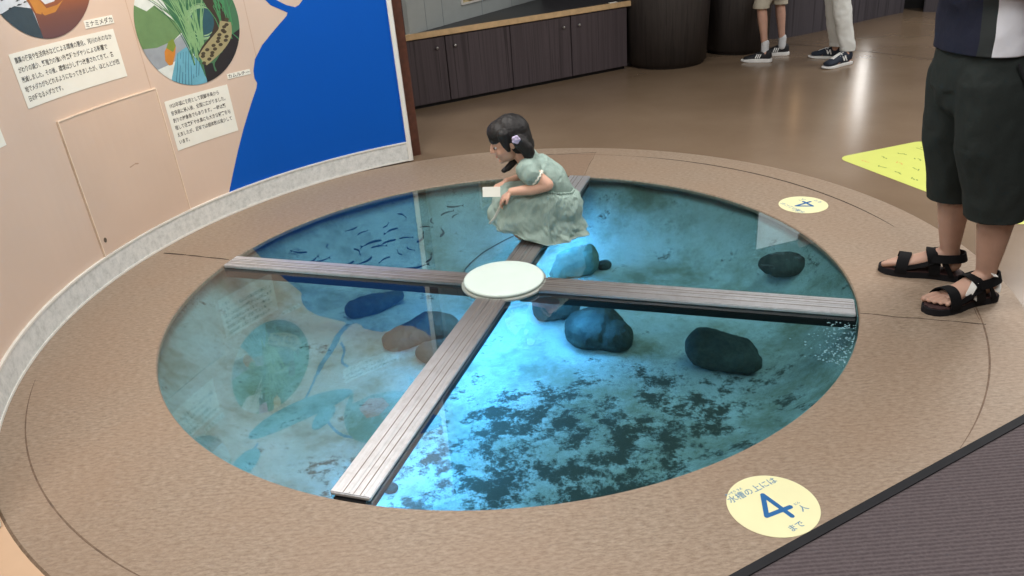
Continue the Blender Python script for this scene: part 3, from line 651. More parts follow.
# ------------------------------------------------------------------ the floor tank
def bed_z(x, y):
    r = math.hypot(x, y); p = V((x * 1.6, y * 1.6, 0))
    return -.30 + .022 * noise.noise(p) + .010 * noise.noise(p * 4) + .245 * max(0, (r - .95) / .44) ** 2.2
def build_tank():
    root = empty('floor_aquarium'); kids = []
    bm = bmesh.new(); n = 96
    prof = [(1.40, -.022), (1.40, -.45), (1.43, -.45), (1.43, -.022)]
    rings = [[bm.verts.new((r * math.cos(2 * PI * i / n), r * math.sin(2 * PI * i / n), z)) for i in range(n)] for r, z in prof]
    for k in range(4):
        a, b = rings[k], rings[(k + 1) % 4]
        for i in range(n): bm.faces.new((a[i], a[(i + 1) % n], b[(i + 1) % n], b[i]))
    kids.append(obj('basin_wall', bm, M['basin']))
    bm = bmesh.new(); lathe(bm, [(1.43, -.47), (1.43, -.45)], 96); kids.append(obj('basin_base', bm, M['basin'], smooth=False))
    # beams: axis 1 left-right, axis 2 towards the far side; local x along the beam
    ang1 = math.atan2(-.91, 2.529); ang2 = math.atan2(2.516, .909)
    for ang, r1, hw in ((ang1, 1.343, .060), (ang1 + PI, 1.343, .052), (ang2, 1.343, .058), (ang2 + PI, 1.343, .0615)):
        m = Matrix.Rotation(ang, 4, 'Z')
        bm = bmesh.new(); bx(bm, .10, r1 - .006, -hw, hw, -.004, .010, .003); top = obj('beam', bm, M['alu'], smooth=False); top.matrix_world = m
        bm = bmesh.new(); bx(bm, .08, r1, -hw * .80, hw * .80, -.055, -.006); web = obj('beam_web', bm, M['web'], smooth=False); web.parent = top
        for gy, gw in ((-hw * .36, .0014), (hw * .16, .0011), (hw * .5, .0016)):
            bm = bmesh.new(); bx(bm, .16, r1 - .01, gy - gw, gy + gw, .0095, .0106); g = obj('groove', bm, M['alu_dark'], smooth=False); g.parent = top
        bm = bmesh.new(); bx(bm, .16, r1 - .012, hw * .66, hw * .74, .0095, .0125, .0008); g = obj('raised_bead', bm, M['alu'], smooth=False); g.parent = top
        bm = bmesh.new(); bx(bm, .16, r1 - .012, -hw * .1, -hw * .02, .0095, .0125, .0008); g = obj('raised_bead', bm, M['alu'], smooth=False); g.parent = top
        kids.append(top)
    # four quarter panes
    for q in range(4):
        a0 = [ang1, ang2, ang1 + PI, ang2 + PI][q]; a1 = [ang2, ang1 + PI, ang2 + PI, ang1 + 2 * PI][q]
        if a1 < a0: a1 += 2 * PI
        pts = []; off = .05; c0 = V((math.cos(a0), math.sin(a0))); c1 = V((math.cos(a1), math.sin(a1)))
        n0 = V((-c0.y, c0.x)); n1 = V((c1.y, -c1.x))
        # corner where both offset lines meet
        det = c0.x * (-c1.y) - (-c1.x) * c0.y; rhs = n1 * off - n0 * off
        s = (rhs.x * (-c1.y) - (-c1.x) * rhs.y) / det
        pts.append(n0 * off + c0 * s)
        R = 1.349; da = math.asin(off / R); N = 40
        for i in range(N + 1):
            a = a0 + da + (a1 - a0 - 2 * da) * i / N; pts.append(V((math.cos(a), math.sin(a))) * R)
        bm = bmesh.new(); t = [bm.verts.new((p.x, p.y, -.005)) for p in pts]; b = [bm.verts.new((p.x, p.y, -.019)) for p in pts]
        ft = bm.faces.new(t); fb = bm.faces.new(b[::-1]); fb.material_index = 1
        for i in range(len(t)):
            f = bm.faces.new((t[i], b[i], b[(i + 1) % len(t)], t[(i + 1) % len(t)])); f.material_index = 1
        kids.append(obj('glass_pane', bm, [M['glass'], M['glass_back']], smooth=False))
    bm = bmesh.new(); lathe(bm, [(.176, .0), (.176, .007), (.172, .0105)], 72); kids.append(obj('hub_plate', bm, M['hub_ring'], smooth=False))
    bm = bmesh.new(); lathe(bm, [(.160, .0105), (.1645, .013), (.166, .018), (.1645, .023), (.160, .0255), (.152, .0265), (.06, .0268)], 96); kids.append(obj('hub_cover', bm, M['hub']))
    adopt(root, kids); root['label'] = 'round glass covered aquarium set in the floor with crossed metal beams'; root['category'] = 'aquarium'
    # bed
    bm = bmesh.new(); nr, na = 70, 150; prev = None
    c = bm.verts.new((0, 0, bed_z(0, 0)))
    for i in range(1, nr + 1):
        r = 1.395 * i / nr; ring = []
        for k in range(na):
            a = 2 * PI * k / na; x, y = r * math.cos(a), r * math.sin(a); ring.append(bm.verts.new((x, y, bed_z(x, y))))
        for k in range(na):
            if prev is None: bm.faces.new((c, ring[k], ring[(k + 1) % na]))
            else: bm.faces.new((prev[k], ring[k], ring[(k + 1) % na], prev[(k + 1) % na]))
        prev = ring
    low = [bm.verts.new((v.co.x, v.co.y, -.449)) for v in prev]
    for k in range(na): bm.faces.new((prev[k], low[k], low[(k + 1) % na], prev[(k + 1) % na]))
    bm.faces.new(low)
    tag(obj('tank_bed', bm, M['bed']), 'pale tank bed with dark algae patches under the glass', 'sand', kind='stuff')
    bm = bmesh.new(); n = 96; vs = [bm.verts.new((1.395 * math.cos(2 * PI * i / n), 1.395 * math.sin(2 * PI * i / n), -.032)) for i in range(n)]; bm.faces.new(vs)
    tag(flat_up('water', bm, M['water']), 'clear bluish water filling the floor aquarium', 'water', kind='stuff')
build_tank()
def rock(x, y, rx, ry, rz, rot, mat, label, seed, lobes=None, sink=.25, amp=.20, name='rock', hull=True):
    bm = bmesh.new()
    if lobes:
        for (lx, ly, lz, a, b, c) in lobes: ell(bm, (lx, ly, lz), (a, b, c), None, 4)
        if hull: bmesh.ops.convex_hull(bm, input=bm.verts[:]); bmesh.ops.delete(bm, geom=[v for v in bm.verts if not v.link_faces], context='VERTS')
    else: ell(bm, (0, 0, 0), (rx, ry, rz), None, 4)
    def wr(co, n_):
        p = co * 5 + V((seed * 3.1, 0, 0)); return min(rx, ry, rz) * (amp * noise.noise(p) + amp * .5 * noise.noise(p * 2.7) + .07 * noise.noise(p * 8)) 
    o = fuse(name, bm, mat, voxel=max(.004, rx / 26), smooth=(14 if not hull else 5) if lobes else 2, wrinkle=wr)
    o.rotation_euler = (0, 0, math.radians(rot)); o.location = (x, y, bed_z(x, y) + rz * (1 - sink)); tag(o, label, 'rock'); return o
rock(.372, -.025, .15, .145, .075, -14, M['rock_dark'], 'rounded dark rock with a low side lobe, left of the big black rock', 1, lobes=[(-.02, .0, .0, .118, .118, .08), (.0, .03, .0, .115, .09, .078), (.072, -.045, -.01, .082, .070, .058)], hull=False)
rock(.845, -.285, .165, .115, .085, -22, M['rock_dark'], 'large black wedge shaped rock alone on the right, below the right beam', 2, lobes=[(-.095, .03, .0, .055, .06, .07), (-.08, -.04, .0, .06, .06, .05), (.03, .01, -.005, .09, .085, .07), (.09, -.025, -.01, .06, .055, .045)])
rock(.225, .235, .115, .10, .075, -8, M['rock_dark'], 'blocky dark rock half hidden under the right beam beside the white hub', 3, lobes=[(-.075, .02, 0, .04, .05, .06), (-.06, -.045, -.01, .04, .035, .05), (.065, .02, .01, .04, .06, .06), (.06, -.045, 0, .035, .03, .04)])
rock(1.245, .235, .108, .085, .05, -15, M['rock_dark'], 'oval dark rock in the far right quarter near the glass rim', 4)
rock(.345, .655, .135, .10, .07, 8, M['rock_green'], 'pale green rock behind the white hub, next to the crouching girl', 5, lobes=[(-.09, -.05, -.02, .04, .04, .04), (-.01, .02, .0, .08, .075, .065), (.085, .02, .01, .045, .055, .065), (.06, -.05, 0, .05, .04, .05)])
rock(-.385, .125, .185, .085, .06, 14, M['rock_brown'], 'long brown rock left of the white hub, beside the near beam', 6, lobes=[(-.12, -.02, -.01, .055, .06, .045), (.03, .01, .01, .09, .075, .06), (.11, .0, .0, .06, .07, .05)])
rock(-.625, .43, .15, .065, .045, 22, M['rock_dark'], 'slim dark rock just below the left beam', 7, lobes=[(-.10, -.005, 0, .045, .05, .04), (.0, .0, .0, .07, .055, .045), (.12, .01, .005, .03, .03, .03)])
rock(-.285, -.03, .12, .08, .035, -20, M['rock_brown'], 'low brown rock tucked under the near beam below the long brown one', 8, amp=.5)
rock(-.42, -.892, .026, .02, .018, 15, M['rock_dark'], 'tiny black pebble at the front end of the near beam', 9, name='pebble')
rock(.50, .69, .04, .035, .025, 15, M['rock_dark'], 'small dark stone touching the right end of the pale green rock', 10, name='pebble')
# small fish
def fish_mesh():
    bm = bmesh.new(); L = .10
    pts = [V((L * (t - .5), .014 * math.sin(t * 3.4), 0)) for t in [i / 12 for i in range(13)]]
    rad = [(.001, .001)] + [(.0052 * math.sin(PI * min(1, .16 + .84 * i / 12)) ** .6 * (1 - .4 * i / 12) + .0006, .0062 * math.sin(PI * min(1, .16 + .84 * i / 12)) ** .6 * (1 - .4 * i / 12) + .0008) for i in range(1, 13)]
    tube(bm, pts, rad, 8)
    e = pts[-1]; t_ = [bm.verts.new(e + V(p)) for p in ((-.004, 0, .0), (.014, .003, .009), (.010, .002, 0), (.014, .003, -.009))]
    bm.faces.new(t_); s = bm.faces.new([bm.verts.new(v.co + V((0, .0012, 0))) for v in t_][::-1])
    me = bpy.data.meshes.new('fish'); bmesh.ops.recalc_face_normals(bm, faces=bm.faces[:]); bm.to_mesh(me); bm.free(); return me
FM = fish_mesh()
spots = [(-1.0, .70), (-.78, .96), (-.722, .917), (-.653, .782), (-.562, .882), (-.614, 1.034), (-.497, .611), (-.563, .553), (-.662, .573), (-.729, .539), (-.615, .71), (-.453, .676), (-.408, .743), (-.395, .943), (-.88, .80), (-.489, .813), (-.314, .883), (-.241, 1.054), (-.25, 1.18), (-.29, 1.12), (-.53, 1.08), (-.356, .535), (-.414, .477), (-.36, 1.03), (-.89, .64), (-.572, .778), (-.726, .72), (-.80, .55), (-.93, .60)]
rf = random.Random(11); f0 = None
for i, (x, y) in enumerate(spots):
    if f0 is None: f0 = o = link('small_fish', FM, M['fish'])
    else: o = f0.copy(); COL.objects.link(o)
    s = rf.uniform(.6, 1.15); o.scale = (s, s * rf.choice((-1, 1)), s); o.rotation_euler = (0, 0, rf.uniform(0, 2 * PI)); o.location = (x, y, rf.uniform(-.115, -.07))
    tag(o, 'small slim dark fish of the shoal in the far left quarter of the aquarium', 'fish', 'small fish in the far left quarter')
# thin air hose lying in the water
bm = bmesh.new(); hp = smooth_path([(-.215, .70, 0), (-.20, .79, 0), (-.15, .91, 0), (-.04, 1.05, 0), (.10, 1.13, 0), (.16, 1.16, 0)], 8)
tube(bm, [V((p.x, p.y, bed_z(p.x, p.y) + .006)) for p in hp], .0022, 8)
tag(obj('air_hose', bm, M['cable']), 'thin dark hose curving over the tank bed beside the crouching girl', 'hose')
# condensation droplets under the glass at the right
bm = bmesh.new(); rd = random.Random(21)
for i in range(230):
    a = math.radians(rd.uniform(-36, -21)); r = 1.345 - abs(rd.gauss(0, .06)); r = min(1.34, r)
    x, y = r * math.cos(a), r * math.sin(a)
    if abs(x * math.sin(-.345) - y * math.cos(-.345)) < .075: continue
    q = rd.uniform(.0014, .0046); bmesh.ops.create_icosphere(bm, subdivisions=1, radius=1, matrix=Matrix.Translation((x, y, -.0195)) @ Matrix.Diagonal((q, q, q * .4, 1)))
tag(obj('water_droplets', bm, M['droplet']), 'white droplets clinging under the glass near the right beam end', 'droplets', kind='stuff')

# ------------------------------------------------------------------ stickers
def put_flat(me_or_bm, name, mat, m, parent=None, thick=0):
    bm = me_or_bm
    if isinstance(bm, bpy.types.Mesh): b = bmesh.new(); b.from_mesh(bm); bm = b
    if thick:
        g = bmesh.ops.extrude_face_region(bm, geom=bm.faces[:])
        for e in g['geom']:
            if isinstance(e, bmesh.types.BMVert): e.co.z -= thick
    o = obj(name, bm, mat, parent, smooth=False); o.matrix_world = m; return o
def stroke(bm, a, b, w, z=0):
    a, b = V(a), V(b); d = (b - a).normalized(); s = V((-d.y, d.x)); pts = []
    for c, sg in ((b, 1), (a, -1)):
        for k in range(9):
            t = -PI / 2 + PI * k / 8; pts.append(c + (d * math.cos(t) * sg + s * math.sin(t) * sg) * w / 2)
    bm.faces.new([bm.verts.new((p.x, p.y, z)) for p in pts])
def limit_sticker(x, y, rot, r, label):
    root = empty('floor_sticker', (x, y, 0)); m = Matrix.Translation((x, y, 0)) @ Matrix.Rotation(math.radians(rot), 4, 'Z'); kids = []
    bm = bmesh.new(); lathe(bm, [(r, 0), (r, .0012)], 72); kids.append(put_flat(bm, 'disc', M['sticker'], m))
    bm = bmesh.new(); k = r / .114
    stroke(bm, (.010 * k, -.045 * k), (.004 * k, .050 * k), .013 * k); stroke(bm, (.004 * k, .050 * k), (-.042 * k, -.013 * k), .013 * k, .00005); stroke(bm, (-.042 * k, -.013 * k), (.030 * k, -.019 * k), .013 * k, .0001)
    kids.append(put_flat(bm, 'number_four', M['ink_blue'], m @ Matrix.Translation((.001, -.009, .0015))))
    for s, sz, px, py, ro in (('水槽の上には', .0265, -.084, .060, 0), ('人', .024, .043, -.056, 0), ('まで', .0235, -.030, -.094, 0), ('すいそう うえ', .009, -.078, .086, 0), ('にん', .009, .045, -.030, 0)):
        me = text_mesh(s, sz * k, bold=.0002); kids.append(put_flat(me, 'writing', M['ink_pale'], m @ Matrix.Translation((px * k, py * k, .0015)) @ Matrix.Rotation(ro, 4, 'Z')))
    adopt(root, kids); tag(root, label, 'sticker')
limit_sticker(.644, -1.42, 25.3, .114, 'near round pale yellow sticker with a blue 4, by the dark carpet edge')
limit_sticker(1.447, .585, 112, .112, 'far round pale yellow sticker with a blue 4, behind the right quarters of the tank')
def lime_mat():
    a = V((1.880, 1.235)); ex = V((2.083 - 1.897, .642 - 1.236)).normalized(); ey = V((-ex.y, ex.x)); W, H_ = 1.15, .60
    root = empty('floor_sticker', (2.0, 1.1, -.008)); kids = []
    m = Matrix.Translation((a.x - ex.x * .02, a.y - ex.y * .02 , -.008)) @ Matrix.Rotation(math.atan2(ex.y, ex.x), 4, 'Z')
    rr = .07; pts = []
    for cx_, cy_, a0 in ((W - rr, H_ - rr, 0), (rr, H_ - rr, 90), (rr, rr, 180), (W - rr, rr, 270)):
        for k in range(9): t = math.radians(a0 + k * 90 / 8); pts.append((cx_ + rr * math.cos(t), cy_ + rr * math.sin(t)))
    kids.append(put_flat(fill2d([pts], cuts=False), 'sheet', M['lime'], m @ Matrix.Translation((0, 0, .0015)), thick=.0014))
    rg = random.Random(4)
    for i in range(9):
        for j in range(4):
            x, y = .13 + i * .115, .085 + j * .12
            if j == 3 and i < 3: continue
            bm = bmesh.new()
            for q in range(3):
                x0 = x - .022 + q * .018; stroke(bm, (x0, y + rg.uniform(-.008, .008)), (x0 + .012, y + rg.uniform(-.012, .012)), .007, q * .0001)
            kids.append(put_flat(bm, 'printed_mark', M['ink_orange' if (i * 3 + j) % 4 == 0 else 'ink_green'], m @ Matrix.Translation((0, 0, .0019))))
    for j, w in ((0, .2), (1, .16), (2, .18)):
        bm = bmesh.new(); x = .09
        while x < .09 + w:
            stroke(bm, (x, .52 - j * .028), (x + .012, .52 - j * .028), .006); x += .019
        kids.append(put_flat(bm, 'printed_line', M['ink_green'], m @ Matrix.Translation((0, 0, .0019))))
    adopt(root, kids); tag(root, 'lime yellow rounded rectangle floor sheet printed with small rows of signs', 'sticker')
lime_mat()

# ------------------------------------------------------------------ cabinets, worktop, display board, drums
CO = V((-.613, 3.152, 0)); CD = V((.894, .447, 0)).normalized(); CN = V((-CD.y, CD.x, 0))
CM = Matrix(((CD.x, CN.x, 0, CO.x), (CD.y, CN.y, 0, CO.y), (0, 0, 1, -.008), (0, 0, 0, 1)))
def build_cabinets():
    H = .518
    for x0, lab in ((-.235, 'dark grained two door cabinet by the brown post, left of the pair'), (.884, 'dark grained two door cabinet next to the round drums, right of the pair')):
        root = empty('cabinet', CM @ V((x0 + .56, .25, 0))); kids = []
        bm = bmesh.new(); bx(bm, x0 + .002, x0 + 1.117, .022, .50, .035, H, .002); kids.append(obj('body', bm, M['laminate'], smooth=False))
        bm = bmesh.new(); bx(bm, x0 + .01, x0 + 1.11, .035, .48, 0, .035); kids.append(obj('plinth', bm, M['web'], smooth=False))
        for o in kids: o.matrix_world = CM
        for k in range(2):
            bm = bmesh.new(); bx(bm, x0 + .004 + k * .5605, x0 + .556 + k * .5605, 0, .020, .030, H - .008, .002); d = obj('door', bm, M['laminate'], smooth=False); d.matrix_world = CM; kids.append(d)
            kx = x0 + .5605 + (-.075 if k == 0 else .075)
            bm = bmesh.new(); ell(bm, (kx, -.016, H - .085), (.011, .008, .011)); bmesh.ops.create_cone(bm, segments=16, radius1=.005, radius2=.005, depth=.018, matrix=Matrix.Translation((kx, -.006, H - .085)) @ Matrix.Rotation(PI / 2, 4, 'X'))
            kn = obj('knob', bm, M['chrome']); kn.parent = d
        adopt(root, kids); tag(root, lab, 'cabinet')
    root = empty('worktop', CM @ V((.9, .3, H))); 
    bm = bmesh.new(); bx(bm, -.26, 2.03, .012, 1.35, H, H + .036, .001); a = obj('top_board', bm, M['dark_top'], smooth=False); a.matrix_world = CM
    bm = bmesh.new(); bx(bm, -.26, 2.035, -.018, .012, H, H + .042, .003); b = obj('wood_edging', bm, M['light_wood'], smooth=False); b.matrix_world = CM
    adopt(root, [a, b]); tag(root, 'charcoal worktop with light wood edging on top of the dark cabinets', 'worktop')
    # grey display board standing on the worktop
    p0 = V((-.585, 3.146)); p1 = V((.399, 4.57)); d = (p1 - p0).normalized(); z0 = H + .036 - .008
    p0 = p0 + d * .03 ; L = 1.9
    m = Matrix(((d.x, -d.y, 0, p0.x), (d.y, d.x, 0, p0.y), (0, 0, 1, z0 + .0005), (0, 0, 0, 1)))
    root = empty('display_board', (p0.x + d.x, p0.y + d.y, z0)); kids = []
    bm = bmesh.new(); bx(bm, 0, L, 0, .04, 0, 1.6, .002); kids.append(obj('board', bm, M['grey_board'], smooth=False))
    for x in (.21, .42, .95, 1.4):
        bm = bmesh.new(); bx(bm, x - .002, x + .002, -.001, .003, .001, 1.599); kids.append(obj('board_joint', bm, M['grey_line'], smooth=False))
    for o in kids: o.matrix_world = m
    adopt(root, kids); tag(root, 'grey jointed display board standing on the charcoal worktop', 'board')
    root = empty('picture_frame', m @ V((.93, -.01, .15))); kids = []
    fx0, fx1, fz0, fz1 = .66, 1.2, .115, .5
    bm = bmesh.new()
    for b in ((fx0, fx1, fz0, fz0 + .016), (fx0, fx1, fz1 - .016, fz1), (fx0, fx0 + .016, fz0 + .016, fz1 - .016), (fx1 - .016, fx1, fz0 + .016, fz1 - .016)): bx(bm, b[0], b[1], -.016, -.002, b[2], b[3])
    kids.append(obj('frame', bm, M['white_trim'], smooth=False))
    t = NT('landscape_print'); v = t.coord((4, 4, 7)); t.base(t.ramp(t.noise(1.6, v, 6, .6), [(.35, srgb(84, 74, 58)), (.45, srgb(150, 128, 84)), (.55, srgb(222, 206, 164)), (.7, srgb(120, 128, 96))])); t.set(Roughness=.4)
    bm = bmesh.new(); bx(bm, fx0 + .014, fx1 - .014, -.009, -.0025, fz0 + .014, fz1 - .014); kids.append(obj('print', bm, t.m, smooth=False))
    for o in kids: o.matrix_world = m
    adopt(root, kids); tag(root, 'white framed straw and brown picture on the grey display board', 'picture')
    bm = bmesh.new(); bx(bm, 1.83, 1.90, -.012, .022, H + .0422, H + .048, .001); o = obj('small_tag', bm, M['paper'], smooth=False); o.matrix_world = CM; tag(o, 'small white tag lying on the wood edging near the right end of the worktop', 'tag')
build_cabinets()
def drum(x, y, r, h, label):
    root = empty('round_plinth', (x, y, -.008)); kids = []
    bm = bmesh.new(); lathe(bm, [(r - .03, -.008), (r - .03, .025), (r, .025), (r + .035 * h / .9, h), (r + .02, h + .02)], 72, (x, y)); kids.append(obj('drum', bm, M['drum']))
    bm = bmesh.new(); lathe(bm, [(r + .05, h + .02), (r + .055, h + .03), (r + .055, h + .055), (r + .05, h + .06)], 72, (x, y)); kids.append(obj('top_disc', bm, M['dark_top']))
    adopt(root, kids); tag(root, label, 'plinth')
drum(1.545, 4.205, .345, .95, 'dark round plinth directly beside the cabinets')
drum(2.245, 4.49, .275, .95, 'dark round plinth half hidden behind the first one, by the child in sneakers')

# lit displays and a board on the back wall, seen as reflections in the floor and glass
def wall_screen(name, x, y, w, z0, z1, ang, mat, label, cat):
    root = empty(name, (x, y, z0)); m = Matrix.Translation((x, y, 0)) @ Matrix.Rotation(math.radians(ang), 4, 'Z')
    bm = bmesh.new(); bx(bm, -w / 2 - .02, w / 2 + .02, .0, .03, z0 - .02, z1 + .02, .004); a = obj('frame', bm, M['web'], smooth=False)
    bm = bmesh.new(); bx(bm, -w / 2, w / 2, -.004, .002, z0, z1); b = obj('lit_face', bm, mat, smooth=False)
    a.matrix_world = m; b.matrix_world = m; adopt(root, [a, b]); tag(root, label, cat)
wall_screen('lit_display', 3.84, 5.38, .15, .40, 1.1, 31, M['screen'], 'tall white lit display on the back wall, its glare on the hall floor', 'display')
wall_screen('lit_display', 3.60, 5.24, .13, .50, .95, 31, M['screen_warm'], 'orange lit display on the back wall left of the white one', 'display')
wall_screen('lit_display', 2.985, 4.90, .06, .60, .90, 22, M['screen_warm'], 'narrow orange lamp panel on the back wall behind the child', 'display')
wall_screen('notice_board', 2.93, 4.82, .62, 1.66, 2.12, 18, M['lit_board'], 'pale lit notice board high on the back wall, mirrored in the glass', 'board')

# ------------------------------------------------------------------ people
def cut_mesh(o, planes):
    bm = bmesh.new(); bm.from_mesh(o.data)
    for co_, no in planes:
        g = bmesh.ops.bisect_plane(bm, geom=bm.verts[:] + bm.edges[:] + bm.faces[:], plane_co=co_, plane_no=no, clear_outer=True)
        ed = [e for e in g['geom_cut'] if isinstance(e, bmesh.types.BMEdge) and e.is_boundary]
        if ed: bmesh.ops.holes_fill(bm, edges=ed, sides=0)
    bm.to_mesh(o.data); bm.free()
    return o
def hand(bm, wrist, d, pn, L, side=1, curl=.5, rs=1.):
    w = V(wrist); d = V(d).normalized(); pn = (V(pn) - d * V(pn).dot(d)).normalized(); s = d.cross(pn) * side
    R = L * .062 * rs
    for i in range(4):
        k = w + d * L * .50 + s * (i - 1.5) * L * .125; chain(bm, [(w + d * L * .05 + s * (i - 1.5) * L * .07, R * 1.25), (k, R * 1.15)], n=10)
        ln = [.19, .215, .20, .155][i] * L; p = k; a = 0; pts = [(p, R)]
        for j, f in enumerate((1., .72, .55)):
            a += curl * (.7 + .5 * j) * (1 + .08 * i); dd = d * math.cos(a) + pn * math.sin(a); p = p + dd * ln * f * 1.1; pts.append((p, R * (1 - .13 * (j + 1))))
        chain(bm, pts, n=10)
    t0 = w + d * L * .14 - s * L * .16; d1 = (d * .62 - s * .7 + pn * .3).normalized(); d2 = (d * .85 - s * .2 + pn * .5).normalized()
    chain(bm, [(w + d * L * .08, R * 1.3), (t0, R * 1.25), (t0 + d1 * L * .2, R * 1.05), (t0 + d1 * L * .2 + d2 * L * .2, R * .85)], n=10)
def head(bm, c, s, f):
    """c head centre, s head height, f unit direction the face looks; returns a local frame function"""
    f = V(f).normalized(); lat = V((0, 0, 1)).cross(f).normalized(); up = f.cross(lat).normalized()
    rot = Matrix((f, lat, up)).transposed()
    def q(x, y, z): return V(c) + (f * x + lat * y + up * z) * s
    ell(bm, q(-.04, 0, .10), (.43 * s, .355 * s, .40 * s), rot); ell(bm, q(.12, 0, -.14), (.28 * s, .27 * s, .33 * s), rot)
    ell(bm, q(.30, 0, -.38), (.09 * s, .10 * s, .08 * s), rot, 2)
    for y in (-1, 1):
        ell(bm, q(.25, .14 * y, -.15), (.12 * s, .11 * s, .12 * s), rot, 2); ell(bm, q(-.03, .345 * y, -.05), (.07 * s, .035 * s, .10 * s), rot, 2)
    chain(bm, [(q(.40, 0, .02), .028 * s), (q(.445, 0, -.12), .05 * s)], n=10)
    for y in (-1, 1): ell(bm, q(.40, .045 * y, -.135), (.04 * s, .035 * s, .03 * s), rot, 2)
    ell(bm, q(.365, 0, -.235), (.04 * s, .10 * s, .024 * s), rot, 2); ell(bm, q(.355, 0, -.275), (.04 * s, .085 * s, .026 * s), rot, 2)
    return q, rot
def eyes(q, rot, s, root):
    k = []
    for y in (-1, 1):
        bm = bmesh.new(); ell(bm, q(.335, .145 * y, -.02), (.040 * s, .055 * s, .026 * s), rot, 2); e = obj('eye', bm, M['white_shirt']); k.append(e)
        bm = bmesh.new(); ell(bm, q(.362, .148 * y, -.02), (.026 * s, .040 * s, .026 * s), rot, 2); i = obj('iris', bm, M['shoe_black']); i.parent = e
    bm = bmesh.new(); ell(bm, q(.392, 0, -.255), (.016 * s, .085 * s, .018 * s), rot, 2); k.append(obj('lips', bm, M['lip']))
    return k
M['lip'] = plain('lip_colour', srgb(176, 100, 92), .5)

